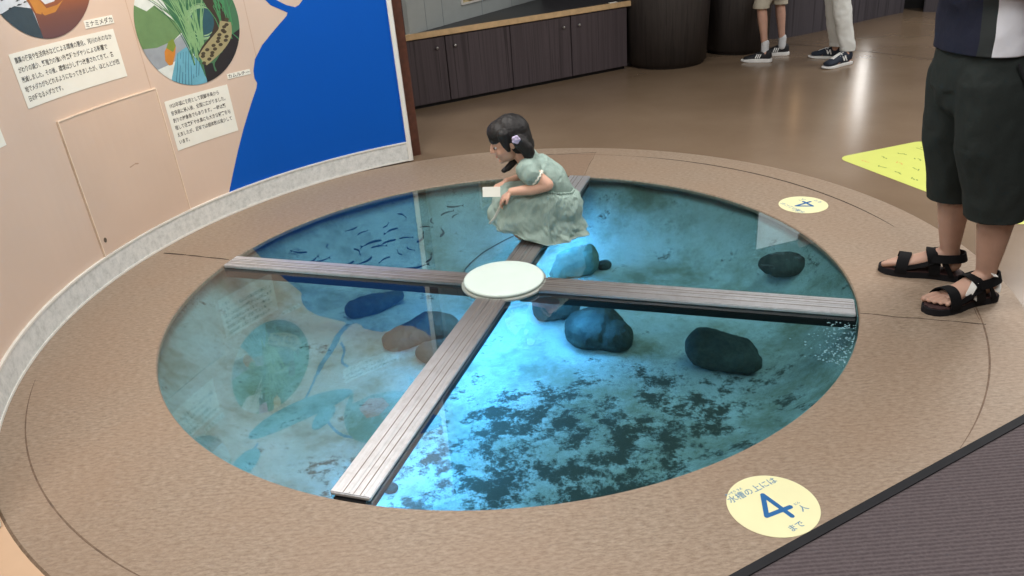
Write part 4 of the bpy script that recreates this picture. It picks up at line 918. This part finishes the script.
def build_girl():
    root = empty('person', (.19, .47, .011)); kids = []
    Y = .47
    bm = bmesh.new()
    q, rot = head(bm, (.068, Y, .466), .196, (-.955, -.06, -.30))
    chain(bm, [((.105, Y, .415), .036), ((.15, Y, .355), .04)])
    chain(bm, [((.275, Y, .135), (.070, .062)), ((.26, Y, .22), (.075, .06)), ((.20, Y, .30), (.078, .055)), ((.165, Y, .335), (.07, .04))])
    for sy in (-1, 1):
        f = lambda x, y, z: (x, Y + sy * y, z)
        if sy < 0: arm = [(f(.145, .085, .345), .032), (f(.175, .112, .325), .030), (f(.219, .122, .286), .0285), (f(.15, .118, .270), .0265), (f(.085, .108, .264), .0195), (f(.062, .104, .262), .018)]
        else: arm = [(f(.145, .085, .34), .032), (f(.18, .12, .30), .029), (f(.19, .125, .262), .028), (f(.12, .11, .25), .026), (f(.06, .075, .25), .019), (f(.045, .065, .252), .018)]
        chain(bm, arm, n=16)
        wr = V(arm[-1][0]); hand(bm, wr, (-.8, .12 * -sy, -.62) if sy < 0 else (-.9, -.35, -.3), (.45, 0.1, -.9), .098, side=-1 if sy < 0 else 1, curl=.42, rs=1.12)
        chain(bm, [(f(.275, .05, .13), .050), (f(.07, .052, .19), .036), (f(.11, .05, .12), .034), (f(.175, .045, .06), .025), (f(.17, .045, .045), .025)], n=16)
        chain(bm, [(f(.195, .045, .035), .022), (f(.14, .045, .034), (.024, .02)), (f(.09, .045, .028), (.025, .013))], n=14)
        for i in range(5): chain(bm, [(f(.09, .026 + i * .0095, .024), .008), (f(.066 + i * .004, .024 + i * .0105, .021), .0068)], n=8)
    kids.append(fuse('body', bm, M['skin_girl'], voxel=.0032, smooth=3)); kids += eyes(q, rot, .196, root)
    # hair: cap, fringe, two low bunches
    bm = bmesh.new(); S_ = .196
    ell(bm, q(-.10, 0, .14), (.44 * S_, .40 * S_, .42 * S_), rot); ell(bm, q(-.20, 0, -.02), (.33 * S_, .38 * S_, .40 * S_), rot); ell(bm, q(-.28, 0, -.22), (.24 * S_, .30 * S_, .26 * S_), rot)
    ell(bm, q(.13, 0, .25), (.285 * S_, .345 * S_, .26 * S_), rot); ell(bm, q(.22, 0, .14), (.20 * S_, .30 * S_, .12 * S_), rot)
    for y in (-1, 1): chain(bm, [(q(.08, .34 * y, .25), .026), (q(.10, .37 * y, .02), .016), (q(.08, .36 * y, -.12), .010)])
    # near bunch falls behind the ear, far one swings forward under the chin
    chain(bm, [((.112, .40, .475), .030), ((.138, .40, .445), .030), ((.150, .405, .42), .028), ((.148, .41, .395), .020), ((.138, .41, .380), .010)])
    chain(bm, [((.11, .54, .45), .032), ((.095, .53, .40), .026), ((.085, .48, .362), .017), ((.055, .435, .348), .014), ((.034, .42, .343), .011)])
    def wr(co_, n_): return .002 * noise.noise(V((co_.x * 60, co_.y * 60, co_.z * 12))) + .001 * noise.noise(co_ * 170)
    kids.append(fuse('hair', bm, M['hair'], voxel=.0034, smooth=4, wrinkle=wr))
    bm = bmesh.new()
    for k in range(5):
        a = 2 * PI * k / 5; ell(bm, (.098 + .011 * math.cos(a), .366, .492 + .011 * math.sin(a)), (.0095, .006, .0095), None, 2)
    ell(bm, (.098, .361, .492), (.006, .005, .006), None, 2); kids.append(fuse('hair_clip', bm, M['clip'], voxel=.002, smooth=1))
    # bodice with puffed sleeves
    bm = bmesh.new()
    chain(bm, [((.272, Y, .205), (.084, .072)), ((.245, Y, .27), (.092, .072)), ((.20, Y, .322), (.092, .064)), ((.162, Y, .348), (.082, .046))], n=24)
    for sy in (-1, 1):
        chain(bm, [((.158, Y + sy * .06, .352), .046), ((.138, Y + sy * .094, .352), .049), ((.15, Y + sy * .112, .334), .047), ((.166, Y + sy * .112, .325), .038)], n=24)
    def wb(co_, n_):
        g = math.sin(co_.y * 150 + co_.x * 40 + 4 * noise.noise(co_ * 9)) * .0014; return g + .005 * noise.noise(V((co_.x * 26, co_.y * 34, co_.z * 18)))
    bod = fuse('dress', bm, M['dress'], voxel=.004, smooth=3, wrinkle=wb); kids.append(bod)
    for sy in (-1, 1):
        c = V((.178, Y + sy * .113, .318)) if sy < 0 else V((.165, Y + .12, .312)); ax = V((.75, -.1 * sy * -1, -.62)).normalized(); s1, u1 = frame_of(ax, V((0, 1, 0)))
        bm = bmesh.new(); pts = [c + (s1 * math.cos(2 * PI * k / 60) + u1 * math.sin(2 * PI * k / 60)) * (.0355 + .002 * math.sin(k * 1.9)) + ax * .003 * math.sin(k * 1.26) for k in range(60)]
        tube(bm, pts, .0042, 8, up=ax, closed=True); kids.append(obj('sleeve_frill', bm, M['frill']))
    # gathered skirt draped over the knees
    def prof(ctrl, t):
        P3 = smooth_path([(a, b, 0) for a, b in ctrl], 12); i = t * (len(P3) - 1); j = min(int(i), len(P3) - 2); return P3[j].lerp(P3[j + 1], i - j)
    F = [(.165, .262), (.085, .262), (.018, .250), (-.022, .205), (-.042, .150), (-.052, .104)]
    B = [(.340, .212), (.368, .19), (.382, .14), (.378, .085), (.388, .04), (.398, .016)]
    Sd = [(.255, .232), (.24, .215), (.22, .175), (.21, .115), (.215, .06), (.225, .014)]; LT = [.086, .108, .126, .132, .142, .156]
    NP, NT_ = 220, 64; rows = []
    for j in range(NT_ + 1):
        t = j / NT_; f_, b_, s_ = prof(F, t), prof(B, t), prof(Sd, t); lt = prof([(l, 0) for l in LT], t).x; row = []
        for i in range(NP):
            ph = 2 * PI * i / NP; c, s = math.cos(ph), math.sin(ph)
            wf = max(0, -c) ** 1.4; wb_ = max(0, c) ** 1.4; ws = 1 - wf - wb_
            x = f_.x * wf + b_.x * wb_ + s_.x * ws; z = f_.y * (wf ** 1.25) + b_.y * wb_ + s_.y * (1 - wf ** 1.25 - wb_)
            if s_.y > 0 and t > .6: z = min(z, f_.y * wf + b_.y * wb_ + s_.y * ws)
            yy = lt * math.copysign(abs(s) ** .72, s)
            fold = .0018 * math.sin(ph * 52 + 2 * noise.noise(V((ph * 3, t * 3, 0)))) * (1 - t * .7) + (.0055 * t + .0015) * math.sin(ph * 9 + 5 * t + 2.6 * noise.noise(V((c * 2, s * 2, t * 2.2)))) + .016 * t * noise.noise(V((c * 2.4, s * 2.4, t * 3.0)))
            fold += .012 * t * noise.noise(V((c * 5 + t * 3, s * 5 - t * 3, t * 6))) + .006 * noise.noise(V((c * 9 - t * 5, s * 9 + t * 5, t * 9)))
            nx, ny = c, s
            row.append(V((x + nx * fold, Y + yy + ny * fold, max(.013, z + fold * .5 * (1 - abs(2 * t - 1)) + .004 * t * noise.noise(V((c * 5, s * 5, 9)))))))
        rows.append(row)
    bm = bmesh.new(); vr = [[bm.verts.new(p) for p in r] for r in rows]
    for a, b in zip(vr, vr[1:]):
        for i in range(NP): bm.faces.new((a[i], a[(i + 1) % NP], b[(i + 1) % NP], b[i]))
    sk = obj('skirt', bm, M['dress']); sk.parent = bod
    so = sk.modifiers.new('s', 'SOLIDIFY'); so.thickness = .0025; so.offset = -1
    hem = rows[-1]; bm = bmesh.new(); tube(bm, [p + V((0, 0, .001)) for p in hem], .0026, 6, closed=True); h = obj('hem', bm, M['dress']); h.parent = bod
    bm = bmesh.new(); wl = rows[0]; tube(bm, [p + (p - V((.26, Y, p.z))).normalized() * .002 for p in wl], (.004, .006), 8, closed=True); h = obj('waist_seam', bm, M['dress']); h.parent = bod
    bm = bmesh.new(); ribbon(bm, smooth_path([(.030, .372, .238), (.004, .372, .19), (-.022, .385, .14), (-.047, .41, .104)], 6), .011, .002, up=V((0, -1, .2))); h = obj('petticoat_edge', bm, M['frill']); h.parent = bod
    adopt(root, kids); tag(root, 'small girl in a mint striped dress crouching on the far metal beam', 'person')
    bm = bmesh.new(); bx(bm, -.062, .016, -.0015, .0015, -.022, .022, .0006)  # thin card-shaped white piece beside the near hand
    o = obj('white_card_piece', bm, M['paper'], smooth=False); o.location = (-.002, .362, .268); o.rotation_euler = (math.radians(-25), math.radians(4), 0)
    tag(o, 'small card-shaped white piece at the fingers of the crouching girl', 'card')
build_girl()

def foot_m(heel, toe):
    h, t = V(heel), V(toe); d = (t - h).normalized(); return Matrix(((d.x, -d.y, 0, h.x), (d.y, d.x, 0, h.y), (0, 0, 1, heel[2] if len(heel) > 2 else 0), (0, 0, 0, 1)))
def foot(bm, m, med, k=1., z=.028):
    f = lambda x, y, zz: m @ V((x * k, y * k, zz * k + z)); fw_ = (m.to_3x3() @ V((1, 0, 0)))
    ell(bm, f(.036, 0, .034), (.034 * k, .030 * k, .034 * k), None, 3)
    chain(bm, [(f(.045, 0, .075), .031 * k), (f(.085, 0, .058), (.033 * k, .030 * k)), (f(.14, 0, .034), (.038 * k, .026 * k)), (f(.19, med * .002, .020), (.043 * k, .017 * k))], n=18)
    for i in range(5):
        y = med * ((.031, .0105, -.0055, -.0215, -.0375)[i]); x1 = (.266, .263, .254, .242, .228)[i]; r = (.0118, .0074, .0070, .0068, .0072)[i]
        chain(bm, [(f(.195 - .005 * i, y, .014), r * k), (f((.195 + x1) / 2, y, .018), r * k * .95), (f(x1, y, .010), r * k)], n=12)
def sandal(m, k, root, tape=False):
    kids = []
    out = [(-.012, 0), (-.006, .026), (.02, .037), (.08, .034), (.13, .038), (.18, .050), (.225, .050), (.262, .040), (.284, .016), (.286, -.004)]
    P2 = smooth_path([(x, y, 0) for x, y in out] + [(x, -y, 0) for x, y in out[::-1][1:-1]] + [(-.012, 0, 0)], 4)[:-1]
    def slab(name, z0, z1, sc, mat):
        bm = bmesh.new(); a = [bm.verts.new(((p.x - .135) * sc * k + .135 * k, p.y * sc * k, z0)) for p in P2]; b = [bm.verts.new(((p.x - .135) * sc * k + .135 * k, p.y * sc * k, z1)) for p in P2]
        for i in range(len(a)): bm.faces.new((a[i], a[(i + 1) % len(a)], b[(i + 1) % len(a)], b[i]))
        bm.faces.new(a[::-1]); f = bm.faces.new(b); bmesh.ops.bevel(bm, geom=list(f.edges), offset=.002, segments=1, affect='EDGES')
        o = obj(name, bm, mat, smooth=False); o.matrix_world = m; return o
    sole = slab('sandal', 0, .024, 1, M['sole']); kids.append(sole); ins = slab('insole', .0235, .0285, .95, M['insole']); ins.matrix_world = Matrix(); ins.parent = sole
    def strap(name, pts, w, mat='sandal', t=.0035):
        P3 = smooth_path([(x * k, y * k, z * k) for x, y, z in pts], 6); c = V((.12 * k, 0, .05 * k))
        bm = bmesh.new(); ribbon(bm, P3, w * k, t, out=lambda p: V((0.0, p.y, (p.z - .03) * 1.1)) if name != 'heel_strap' else V((p.x - .06 * k, p.y, .02)))
        o = obj(name, bm, M[mat], smooth=False); o.parent = sole
    strap('toe_strap', [(.205, .052, .018), (.204, .0505, .042), (.200, .030, .070), (.196, 0, .0775), (.200, -.030, .070), (.204, -.0505, .042), (.205, -.052, .018)], .042)
    strap('instep_strap', [(.088, .040, .020), (.095, .041, .06), (.105, .034, .096), (.112, 0, .109), (.105, -.034, .096), (.095, -.041, .06), (.088, -.040, .020)], .038)
    strap('heel_strap', [(.105, .040, .088), (.06, .041, .090), (.01, .028, .094), (-.006, 0, .096), (.01, -.028, .094), (.06, -.041, .090), (.105, -.040, .088)], .032)
    for y in (-1, 1):
        strap('side_strap', [(.19, .049 * y, .040), (.15, .045 * y, .052), (.11, .042 * y, .068), (.08, .041 * y, .084)], .017)
        strap('side_strap', [(.03, .039 * y, .020), (.045, .041 * y, .05), (.065, .041 * y, .082)], .018)
    if tape:
        for pts, w in (([(.150, .040, .055), (.135, .037, .078), (.118, .030, .100)], .022), ([(.012, .030, .04), (-.004, .012, .062), (-.004, -.012, .085), (.02, -.034, .12)], .02), ([(.10, .039, .035), (.12, .040, .05)], .022), ([(.04, .035, .115), (.06, .037, .122)], .024)):
            strap('white_tape', pts, w, 'tape', .002)
    return kids

def torso_arms(bm_body, bm_top, hip, sh, sw, depth, r_arm, hands, face_dir, hz, L, sleeve=.45, belly=1.):
    pass

def build_man():
    DX, DY = .014, -.03
    root = empty('person', (1.62, -.34, .0)); kids = []
    mn = foot_m((1.738, -.424, .0), (1.462, -.492, .0)); mf = foot_m((1.712, -.262, .0), (1.475, -.128, .0))
    bm = bmesh.new(); foot(bm, mn, -1, 1.0); foot(bm, mf, 1, 1.0)
    up = V((1, 0, 0))
    chain(bm, [((1.692, -.436, .085), .032), ((1.690, -.437, .13), .034), ((1.688, -.44, .21), .045), ((1.684, -.442, .31), .058), ((1.668, -.442, .42), .056), ((1.655, -.44, .50), .06), ((1.595, -.41, .84), .082)], up=up, n=22)
    chain(bm, [((1.672, -.238, .085), .032), ((1.666, -.236, .13), .034), ((1.660, -.234, .21), .045), ((1.654, -.232, .31), .057), ((1.632, -.232, .42), .055), ((1.618, -.232, .50), .06), ((1.585, -.26, .84), .082)], up=up, n=22)
    chain(bm, [((1.592, -.335, .88), (.13, .09)), ((1.59, -.335, 1.05), (.13, .095)), ((1.60, -.335, 1.28), (.155, .10)), ((1.60, -.335, 1.38), (.12, .07))], up=V((-1, 0, 0)), n=24)
    chain(bm, [((1.60, -.335, 1.38), .058), ((1.585, -.335, 1.48), .055)])
    q, rot = head(bm, (1.555, -.335, 1.575), .235, (-.93, -.1, -.35))
    arms = []
    for sy in (-1, 1):
        a = [((1.605, -.335 + sy * .19, 1.37), .052), ((1.625, -.335 + sy * .235, 1.20), .044), ((1.63, -.335 + sy * .24, 1.09), .038), ((1.50, -.335 + sy * .17, 1.10), .036), ((1.38, -.335 + sy * .09, 1.14), .026), ((1.36, -.335 + sy * .08, 1.145), .025)]
        chain(bm, a, n=18); arms.append(a); hand(bm, a[-1][0], (-.8, -.35 * sy, .3), (0, -sy * .6, .7), .18, side=sy, curl=.35)
    kids.append(fuse('body', bm, M['skin_man'], voxel=.0036, smooth=2)); kids += eyes(q, rot, .235, root)
    bm = bmesh.new(); ell(bm, q(-.10, 0, .17), (.42 * .235, .385 * .235, .40 * .235), rot); ell(bm, q(-.2, 0, .02), (.3 * .235, .36 * .235, .36 * .235), rot); kids.append(fuse('hair', bm, M['hair'], voxel=.006, smooth=2))
    kids += sandal(mn, 1.0, root, tape=True) + sandal(mf, 1.0, root)
    # shorts
    def wk(co_, n_): return .010 * noise.noise(V((co_.x * 9, co_.y * 9, co_.z * 6))) + .004 * noise.noise(V((co_.x * 26, co_.y * 26, co_.z * 16))) 
    bm = bmesh.new()
    chain(bm, [((1.590, -.335, .93), (.17, .115)), ((1.594, -.335, .84), (.18, .128)), ((1.600, -.335, .76), (.175, .130))], up=V((-1, 0, 0)), n=36)
    chain(bm, [((1.600, -.425, .80), (.100, .125)), ((1.620, -.435, .60), (.106, .116)), ((1.660, -.443, .44), (.098, .100)), ((1.678, -.447, .34), (.092, .092)), ((1.684, -.447, .26), (.092, .090))], up=V((-1, 0, 0)), n=32)
    chain(bm, [((1.590, -.25, .80), (.100, .112)), ((1.592, -.242, .60), (.102, .096)), ((1.626, -.236, .44), (.092, .088)), ((1.644, -.234, .34), (.086, .082)), ((1.648, -.234, .26), (.086, .080))], up=V((-1, 0, 0)), n=32)
    sh = fuse('shorts', bm, M['shorts'], voxel=.007, smooth=5, wrinkle=wk); cut_mesh(sh, [((1.66, 0, .332), (.10, .0, -1))]); kids.append(sh)
    bm = bmesh.new(); ribbon(bm, smooth_path([(1.60, -.523, .86), (1.63, -.53, .80), (1.66, -.535, .73)], 5), .006, .003, up=V((0, -1, 0))); p = obj('pocket_seam', bm, M['black_edge'], smooth=False); p.parent = sh
    # colour block shirt
    bm = bmesh.new()
    chain(bm, [((1.588, -.335, .80), (.185, .128)), ((1.586, -.335, .95), (.182, .132)), ((1.59, -.335, 1.10), (.175, .125)), ((1.60, -.335, 1.28), (.19, .12)), ((1.60, -.335, 1.385), (.15, .085))], up=V((-1, 0, 0)), n=40)
    for a in arms: chain(bm, [(V(a[0][0]), .07), (V(a[1][0]), .066), (V(a[1][0]).lerp(V(a[2][0]), .6), .064)], n=24)
    tee = fuse('shirt', bm, M['polo'], voxel=.008, smooth=5, wrinkle=lambda c, n_: .009 * noise.noise(V((c.x * 8, c.y * 8, c.z * 5))) + .003 * noise.noise(c * 24)); cut_mesh(tee, [((1.6, 0, .880), (0, 0, -1))]); kids.append(tee)
    adopt(root, kids); root.location = root.location + V((DX, DY, 0)); tag(root, 'man in dark shorts, colour block shirt and black sandals at the right', 'person')
build_man()

def shoe(m, k, mat, mark, root, name='sneaker'):
    tk = 1. if mark == 'bars' else .6
    kids = []
    out = [(-.010, 0), (-.004, .024), (.02, .034), (.08, .034), (.13, .037), (.18, .047), (.23, .045), (.265, .034), (.284, .014), (.286, -.003)]
    P2 = smooth_path([(x, y, 0) for x, y in out] + [(x, -y, 0) for x, y in out[::-1][1:-1]] + [(-.010, 0, 0)], 4)[:-1]
    bm = bmesh.new(); rows = [[bm.verts.new(((p.x - .135) * s * k + .135 * k, p.y * s * k, (z * tk * (1 - .45 * max(0, (p.x - .2) / .086)) + .006 * max(0, (p.x - .2) / .08) ** 2) * k)) for p in P2] for z, s in ((0, .95), (.006, 1.0), (.03, 1.0), (.034, .95))]
    for a, b in zip(rows, rows[1:]):
        for i in range(len(a)): bm.faces.new((a[i], a[(i + 1) % len(a)], b[(i + 1) % len(a)], b[i]))
    bm.faces.new(rows[0][::-1]); bm.faces.new(rows[-1]); 
    bm2 = bmesh.new(); f = lambda x, y, z: V((x * k, y * k, z * k))
    chain(bm2, [(f(.03, 0, .055), (.034 * k, .036 * k)), (f(.03, 0, .082), (.034 * k, .032 * k))], n=20)
    chain(bm2, [(f(.035, 0, .055), (.033 * k, .038 * k)), (f(.09, 0, .058), (.034 * k, .044 * k)), (f(.15, 0, .046), (.038 * k, .034 * k)), (f(.21, 0, .036), (.044 * k, .024 * k)), (f(.245, 0, .032), (.038 * k, .018 * k))], n=24)
    up_ = fuse(name, bm2, mat, voxel=.004, smooth=4); cut_mesh(up_, [((0, 0, .022 * k), (0, 0, -1))]); up_.matrix_world = m; kids.append(up_)
    so = obj('sole', bm, M['shoe_white'], smooth=False); so.parent = up_
    for sy in (-1, 1):
        bm = bmesh.new()
        if mark == 'bars':
            for i in range(3):
                x = .098 + .018 * i; ribbon(bm, [f(x + .012, .0395 * sy + .002 * sy, .040), f(x + .004, .0385 * sy, .058), f(x - .004, .030 * sy, .078)], .009 * k, .002, out=lambda p: V((0, p.y, (p.z - .04 * k) * .8)))
        else:
            for a, b in (((.085, .040), (.098, .078)), ((.098, .078), (.112, .042)), ((.112, .042), (.125, .074))):
                ribbon(bm, [f(a[0], (.0405 - (a[1] - .04) * .22) * sy, a[1]), f(b[0], (.0405 - (b[1] - .04) * .22) * sy, b[1])], .008 * k, .003, out=lambda p: V((0, p.y, .01)))
        mk = obj('side_mark', bm, M['shoe_white'], smooth=False); mk.parent = up_
    bm = bmesh.new()
    for i in range(5): ribbon(bm, smooth_path([f(.12 + i * .017, .024, .082 - i * .008), f(.122 + i * .017, 0, .0925 - i * .009), f(.12 + i * .017, -.024, .082 - i * .008)], 3), .006 * k, .003)
    if mark != 'bars': ribbon(bm, [f(.095, 0, .098), f(.15, 0, .082), f(.20, 0, .062)], .03 * k, .002)
    lc = obj('laces', bm, M['shoe_white'] if mark != 'bars' else M['shoe_black'], smooth=False); lc.parent = up_
    return kids
def simple_person(label, pos, ankles, knees, hip, H, mat_skin, feet, kind):
    """a background figure facing left; ankles, knees: two points each"""
    root = empty('person', (pos[0], pos[1], -.008)); kids = []; hx, hy = hip[0], hip[1]; s = H / 1.7; up = V((-1, 0, 0))
    zs = hip[2]; zt = H - .225 * (s + 1) / 2 - .05; bm = bmesh.new()
    for a, k_ in zip(ankles, knees):
        hh = V((hx, hy + (.075 if a[1] > hy else -.075) * s, zs))
        chain(bm, [(a, .030 * s * 1.05), (V(a).lerp(V(k_), .35), .038 * s), (V(a).lerp(V(k_), .68), .052 * s), (k_, .050 * s), (hh, .08 * s)], up=up, n=18)
    chain(bm, [((hx, hy, zs + .02), (.13 * s, .09 * s)), ((hx, hy, (zs + zt) / 2), (.12 * s, .085 * s)), ((hx, hy, zt - .08), (.13 * s, .085 * s)), ((hx, hy, zt), (.08 * s, .06 * s)), ((hx - .01, hy, zt + .07), .045 * s)], up=up, n=20)
    hs = .225 * (s + 1) / 2; q, rot = head(bm, (hx - .03, hy, zt + .05 + hs * .55), hs, (-.95, 0, -.3))
    arms = []
    for sy in (-1, 1):
        a = [((hx, hy + sy * .155 * s, zt - .02), .045 * s), ((hx + .02, hy + sy * .19 * s, zt - .26 * s), .038 * s), ((hx - .12 * s, hy + sy * .16 * s, zt - .40 * s), .028 * s), ((hx - .2 * s, hy + sy * .11 * s, zt - .34 * s), .024 * s)]
        chain(bm, a, n=14); arms.append(a); hand(bm, a[-1][0], (-.8, -.3 * sy, .3), (0, -sy * .8, .5), .17 * s, side=sy, curl=.4)
    for (h, t) in feet:
        m = foot_m(h, t); L = (V(t) - V(h)).length / .28; foot(bm, m, 0, L * .9, .012)
    kids.append(fuse('body', bm, mat_skin, voxel=.0065, smooth=3)); kids += eyes(q, rot, hs, root)
    bm = bmesh.new(); ell(bm, q(-.10, 0, .17), (.42 * hs, .385 * hs, .40 * hs), rot); ell(bm, q(-.2, 0, .02), (.3 * hs, .36 * hs, .36 * hs), rot); kids.append(fuse('hair', bm, M['hair'], voxel=.007, smooth=2))
    wk = lambda c, n_: .009 * noise.noise(V((c.x * 10, c.y * 10, c.z * 8))) + .004 * noise.noise(c * 30)
    bm = bmesh.new(); chain(bm, [((hx, hy, zs + .12 * s), (.15 * s, .11 * s)), ((hx, hy, zs), (.155 * s, .115 * s))], up=up, n=30)
    for a, k_ in zip(ankles, knees):
        hh = V((hx, hy + (.075 if a[1] > hy else -.075) * s, zs)); a, k_ = V(a), V(k_)
        if kind == 'child': chain(bm, [(hh, .088 * s), (hh.lerp(k_, .6), (.088 * s, .088 * s)), (k_ + V((0, 0, .02)), (.082 * s, .082 * s)), (k_ - V((0, 0, .06)), .082 * s)], up=up, n=24)
        else: chain(bm, [(hh, .10 * s), (hh.lerp(k_, .55), .095 * s), (k_, .076 * s), (k_.lerp(a, .5), .066 * s), (a + V((0, 0, .05)), .058 * s), (a - V((0, 0, .03)), .058 * s)], up=up, n=24)
    lo = fuse('shorts' if kind == 'child' else 'trousers', bm, M['kid_shorts' if kind == 'child' else 'trousers'], voxel=.007, smooth=4, wrinkle=wk)
    cut_mesh(lo, [((0, 0, .425 if kind == 'child' else .098), (0, 0, -1))]); kids.append(lo)
    bm = bmesh.new(); chain(bm, [((hx, hy, zs + .02), (.158 * s, .118 * s)), ((hx, hy, (zs + zt) / 2), (.15 * s, .11 * s)), ((hx, hy, zt - .1), (.16 * s, .105 * s)), ((hx, hy, zt - .01), (.12 * s, .075 * s))], up=up, n=30)
    for a in arms: chain(bm, [(a[0][0], .062 * s), (V(a[0][0]).lerp(V(a[1][0]), .7), .058 * s)], n=18)
    kids.append(fuse('shirt', bm, M['white_shirt' if kind == 'child' else 'grey_shirt'], voxel=.009, smooth=4, wrinkle=wk))
    for i, ((h, t), a) in enumerate(zip(feet, ankles)):
        m = foot_m(h, t); L = (V(t) - V(h)).length / .28; kids += shoe(m, L, M['shoe_black' if kind == 'child' else 'shoe_navy'], 'bars' if kind == 'child' else 'n', root)
        if kind == 'child':
            bm = bmesh.new(); chain(bm, [(V(a) - V((0, 0, .03)), .041 * s), (V(a) + V((0, 0, .045)), .042 * s)], up=up, n=20); kids.append(fuse('sock', bm, M['sock'], voxel=.004, smooth=1))
    adopt(root, kids); tag(root, label, 'person'); return root
simple_person('child in beige shorts and black sneakers with three white bars by the round plinths', (2.40, 4.0), [(2.315, 3.90, .10), (2.525, 4.09, .10)], [(2.272, 3.92, .44), (2.478, 4.08, .44)], (2.38, 4.0, .70), 1.34, M['skin_kid'],
              [((2.362, 3.862, -.008), (2.142, 3.965, -.008)), ((2.585, 4.085, -.008), (2.345, 4.15, -.008))], 'child')
simple_person('grown person in pale grey trousers and navy sneakers behind the tank', (2.84, 3.7), [(2.872, 3.565, .085), (2.872, 3.79, .085)], [(2.79, 3.60, .50), (2.80, 3.76, .50)], (2.78, 3.68, .88), 1.68, M['skin_kid'],
              [((2.905, 3.565, -.008), (2.640, 3.430, -.008)), ((2.925, 3.765, -.008), (2.705, 3.925, -.008))], 'adult')

# ------------------------------------------------------------------ camera and light
def area(name, loc, size, power, col=(1, 1, 1), target=None, sy=None, spread=None):
    l = bpy.data.lights.new(name, 'AREA'); l.energy = power; l.color = col; l.size = size
    if sy: l.shape = 'RECTANGLE'; l.size_y = sy
    if spread: l.spread = spread
    o = bpy.data.objects.new(name, l); COL.objects.link(o); o.location = loc
    if target is not None: o.rotation_euler = (V(target) - V(loc)).to_track_quat('-Z', 'Y').to_euler()
    return o
for x, y, sx, sy, p in ((-.5, .3, 1.0, 1.4, 66), (1.2, -2.2, 1.4, 1.4, 52), (2.7, .7, 1.4, 1.2, 84), (-1.4, -2.6, 1.2, 1.2, 56), (5.2, 3.2, .8, 1.6, 80), (-2.4, 3.6, .8, .8, 60)):
    area('ceiling_lamp', (x, y, 2.85), sx, p, (1, .965, .925), sy=sy)
def spot(name, loc, tgt, power, ang, col, blend=.8, size=.05):
    l = bpy.data.lights.new(name, 'SPOT'); l.energy = power; l.color = col; l.spot_size = math.radians(ang); l.spot_blend = blend; l.shadow_soft_size = size
    o = bpy.data.objects.new(name, l); COL.objects.link(o); o.location = loc; o.rotation_euler = (V(tgt) - V(loc)).to_track_quat('-Z', 'Y').to_euler(); return o
spot('mural_spot', (-.9, .2, 2.8), wp(U(155.5), 1.3), 62, 40, (1, .64, .30))
# blue lamps of the aquarium, mounted under the beams
BL = (.13, .47, 1.)
def tank_lamp(x, y, p, col=BL, size=.09): return area('aquarium_lamp', (x, y, -.068), size, p, col, target=(x, y, -1), sy=size)
for t_, p_ in ((-1.12, 2.6), (-.85, 2.4), (-.58, 2.2), (-.30, 2.8), (-.06, 3.2), (.26, 2.0), (.50, 2.4), (.78, 3.2), (1.05, 1.8)): tank_lamp(.36 * t_ * .94, .94 * t_, p_)
for t_, p_ in ((.30, 1.6), (-.28, 1.0)): tank_lamp(.94 * t_, -.34 * t_, p_)
W = bpy.data.worlds.new('room_air'); SC.world = W; W.use_nodes = True; W.node_tree.nodes['Background'].inputs[0].default_value = (.5, .5, .5, 1); W.node_tree.nodes['Background'].inputs[1].default_value = .3
cam = bpy.data.cameras.new('camera'); co = bpy.data.objects.new('camera', cam); COL.objects.link(co); SC.camera = co
pitch, roll = .4573, -.0814
fw = V((0, math.cos(pitch), -math.sin(pitch))); r0 = V((1, 0, 0)); u0 = r0.cross(fw)
rr_ = r0 * math.cos(roll) + u0 * math.sin(roll); uu = -r0 * math.sin(roll) + u0 * math.cos(roll)
co.matrix_world = Matrix.Translation((.0302, -2.9816, 1.44)) @ Matrix((rr_, uu, -fw)).transposed().to_4x4()
cam.sensor_width = 36; cam.lens = 804.03 / 1024 * 36; cam.clip_start = .05
SC.view_settings.view_transform = 'Standard'; SC.view_settings.look = 'None'; SC.view_settings.gamma = 1; SC.view_settings.use_curve_mapping = False; SC.view_settings.exposure = 0
SC.cycles.max_bounces = 8; SC.cycles.transparent_max_bounces = 16; SC.cycles.use_denoising = True; SC.cycles.caustics_reflective = False
SC.cycles.sample_clamp_indirect = 4
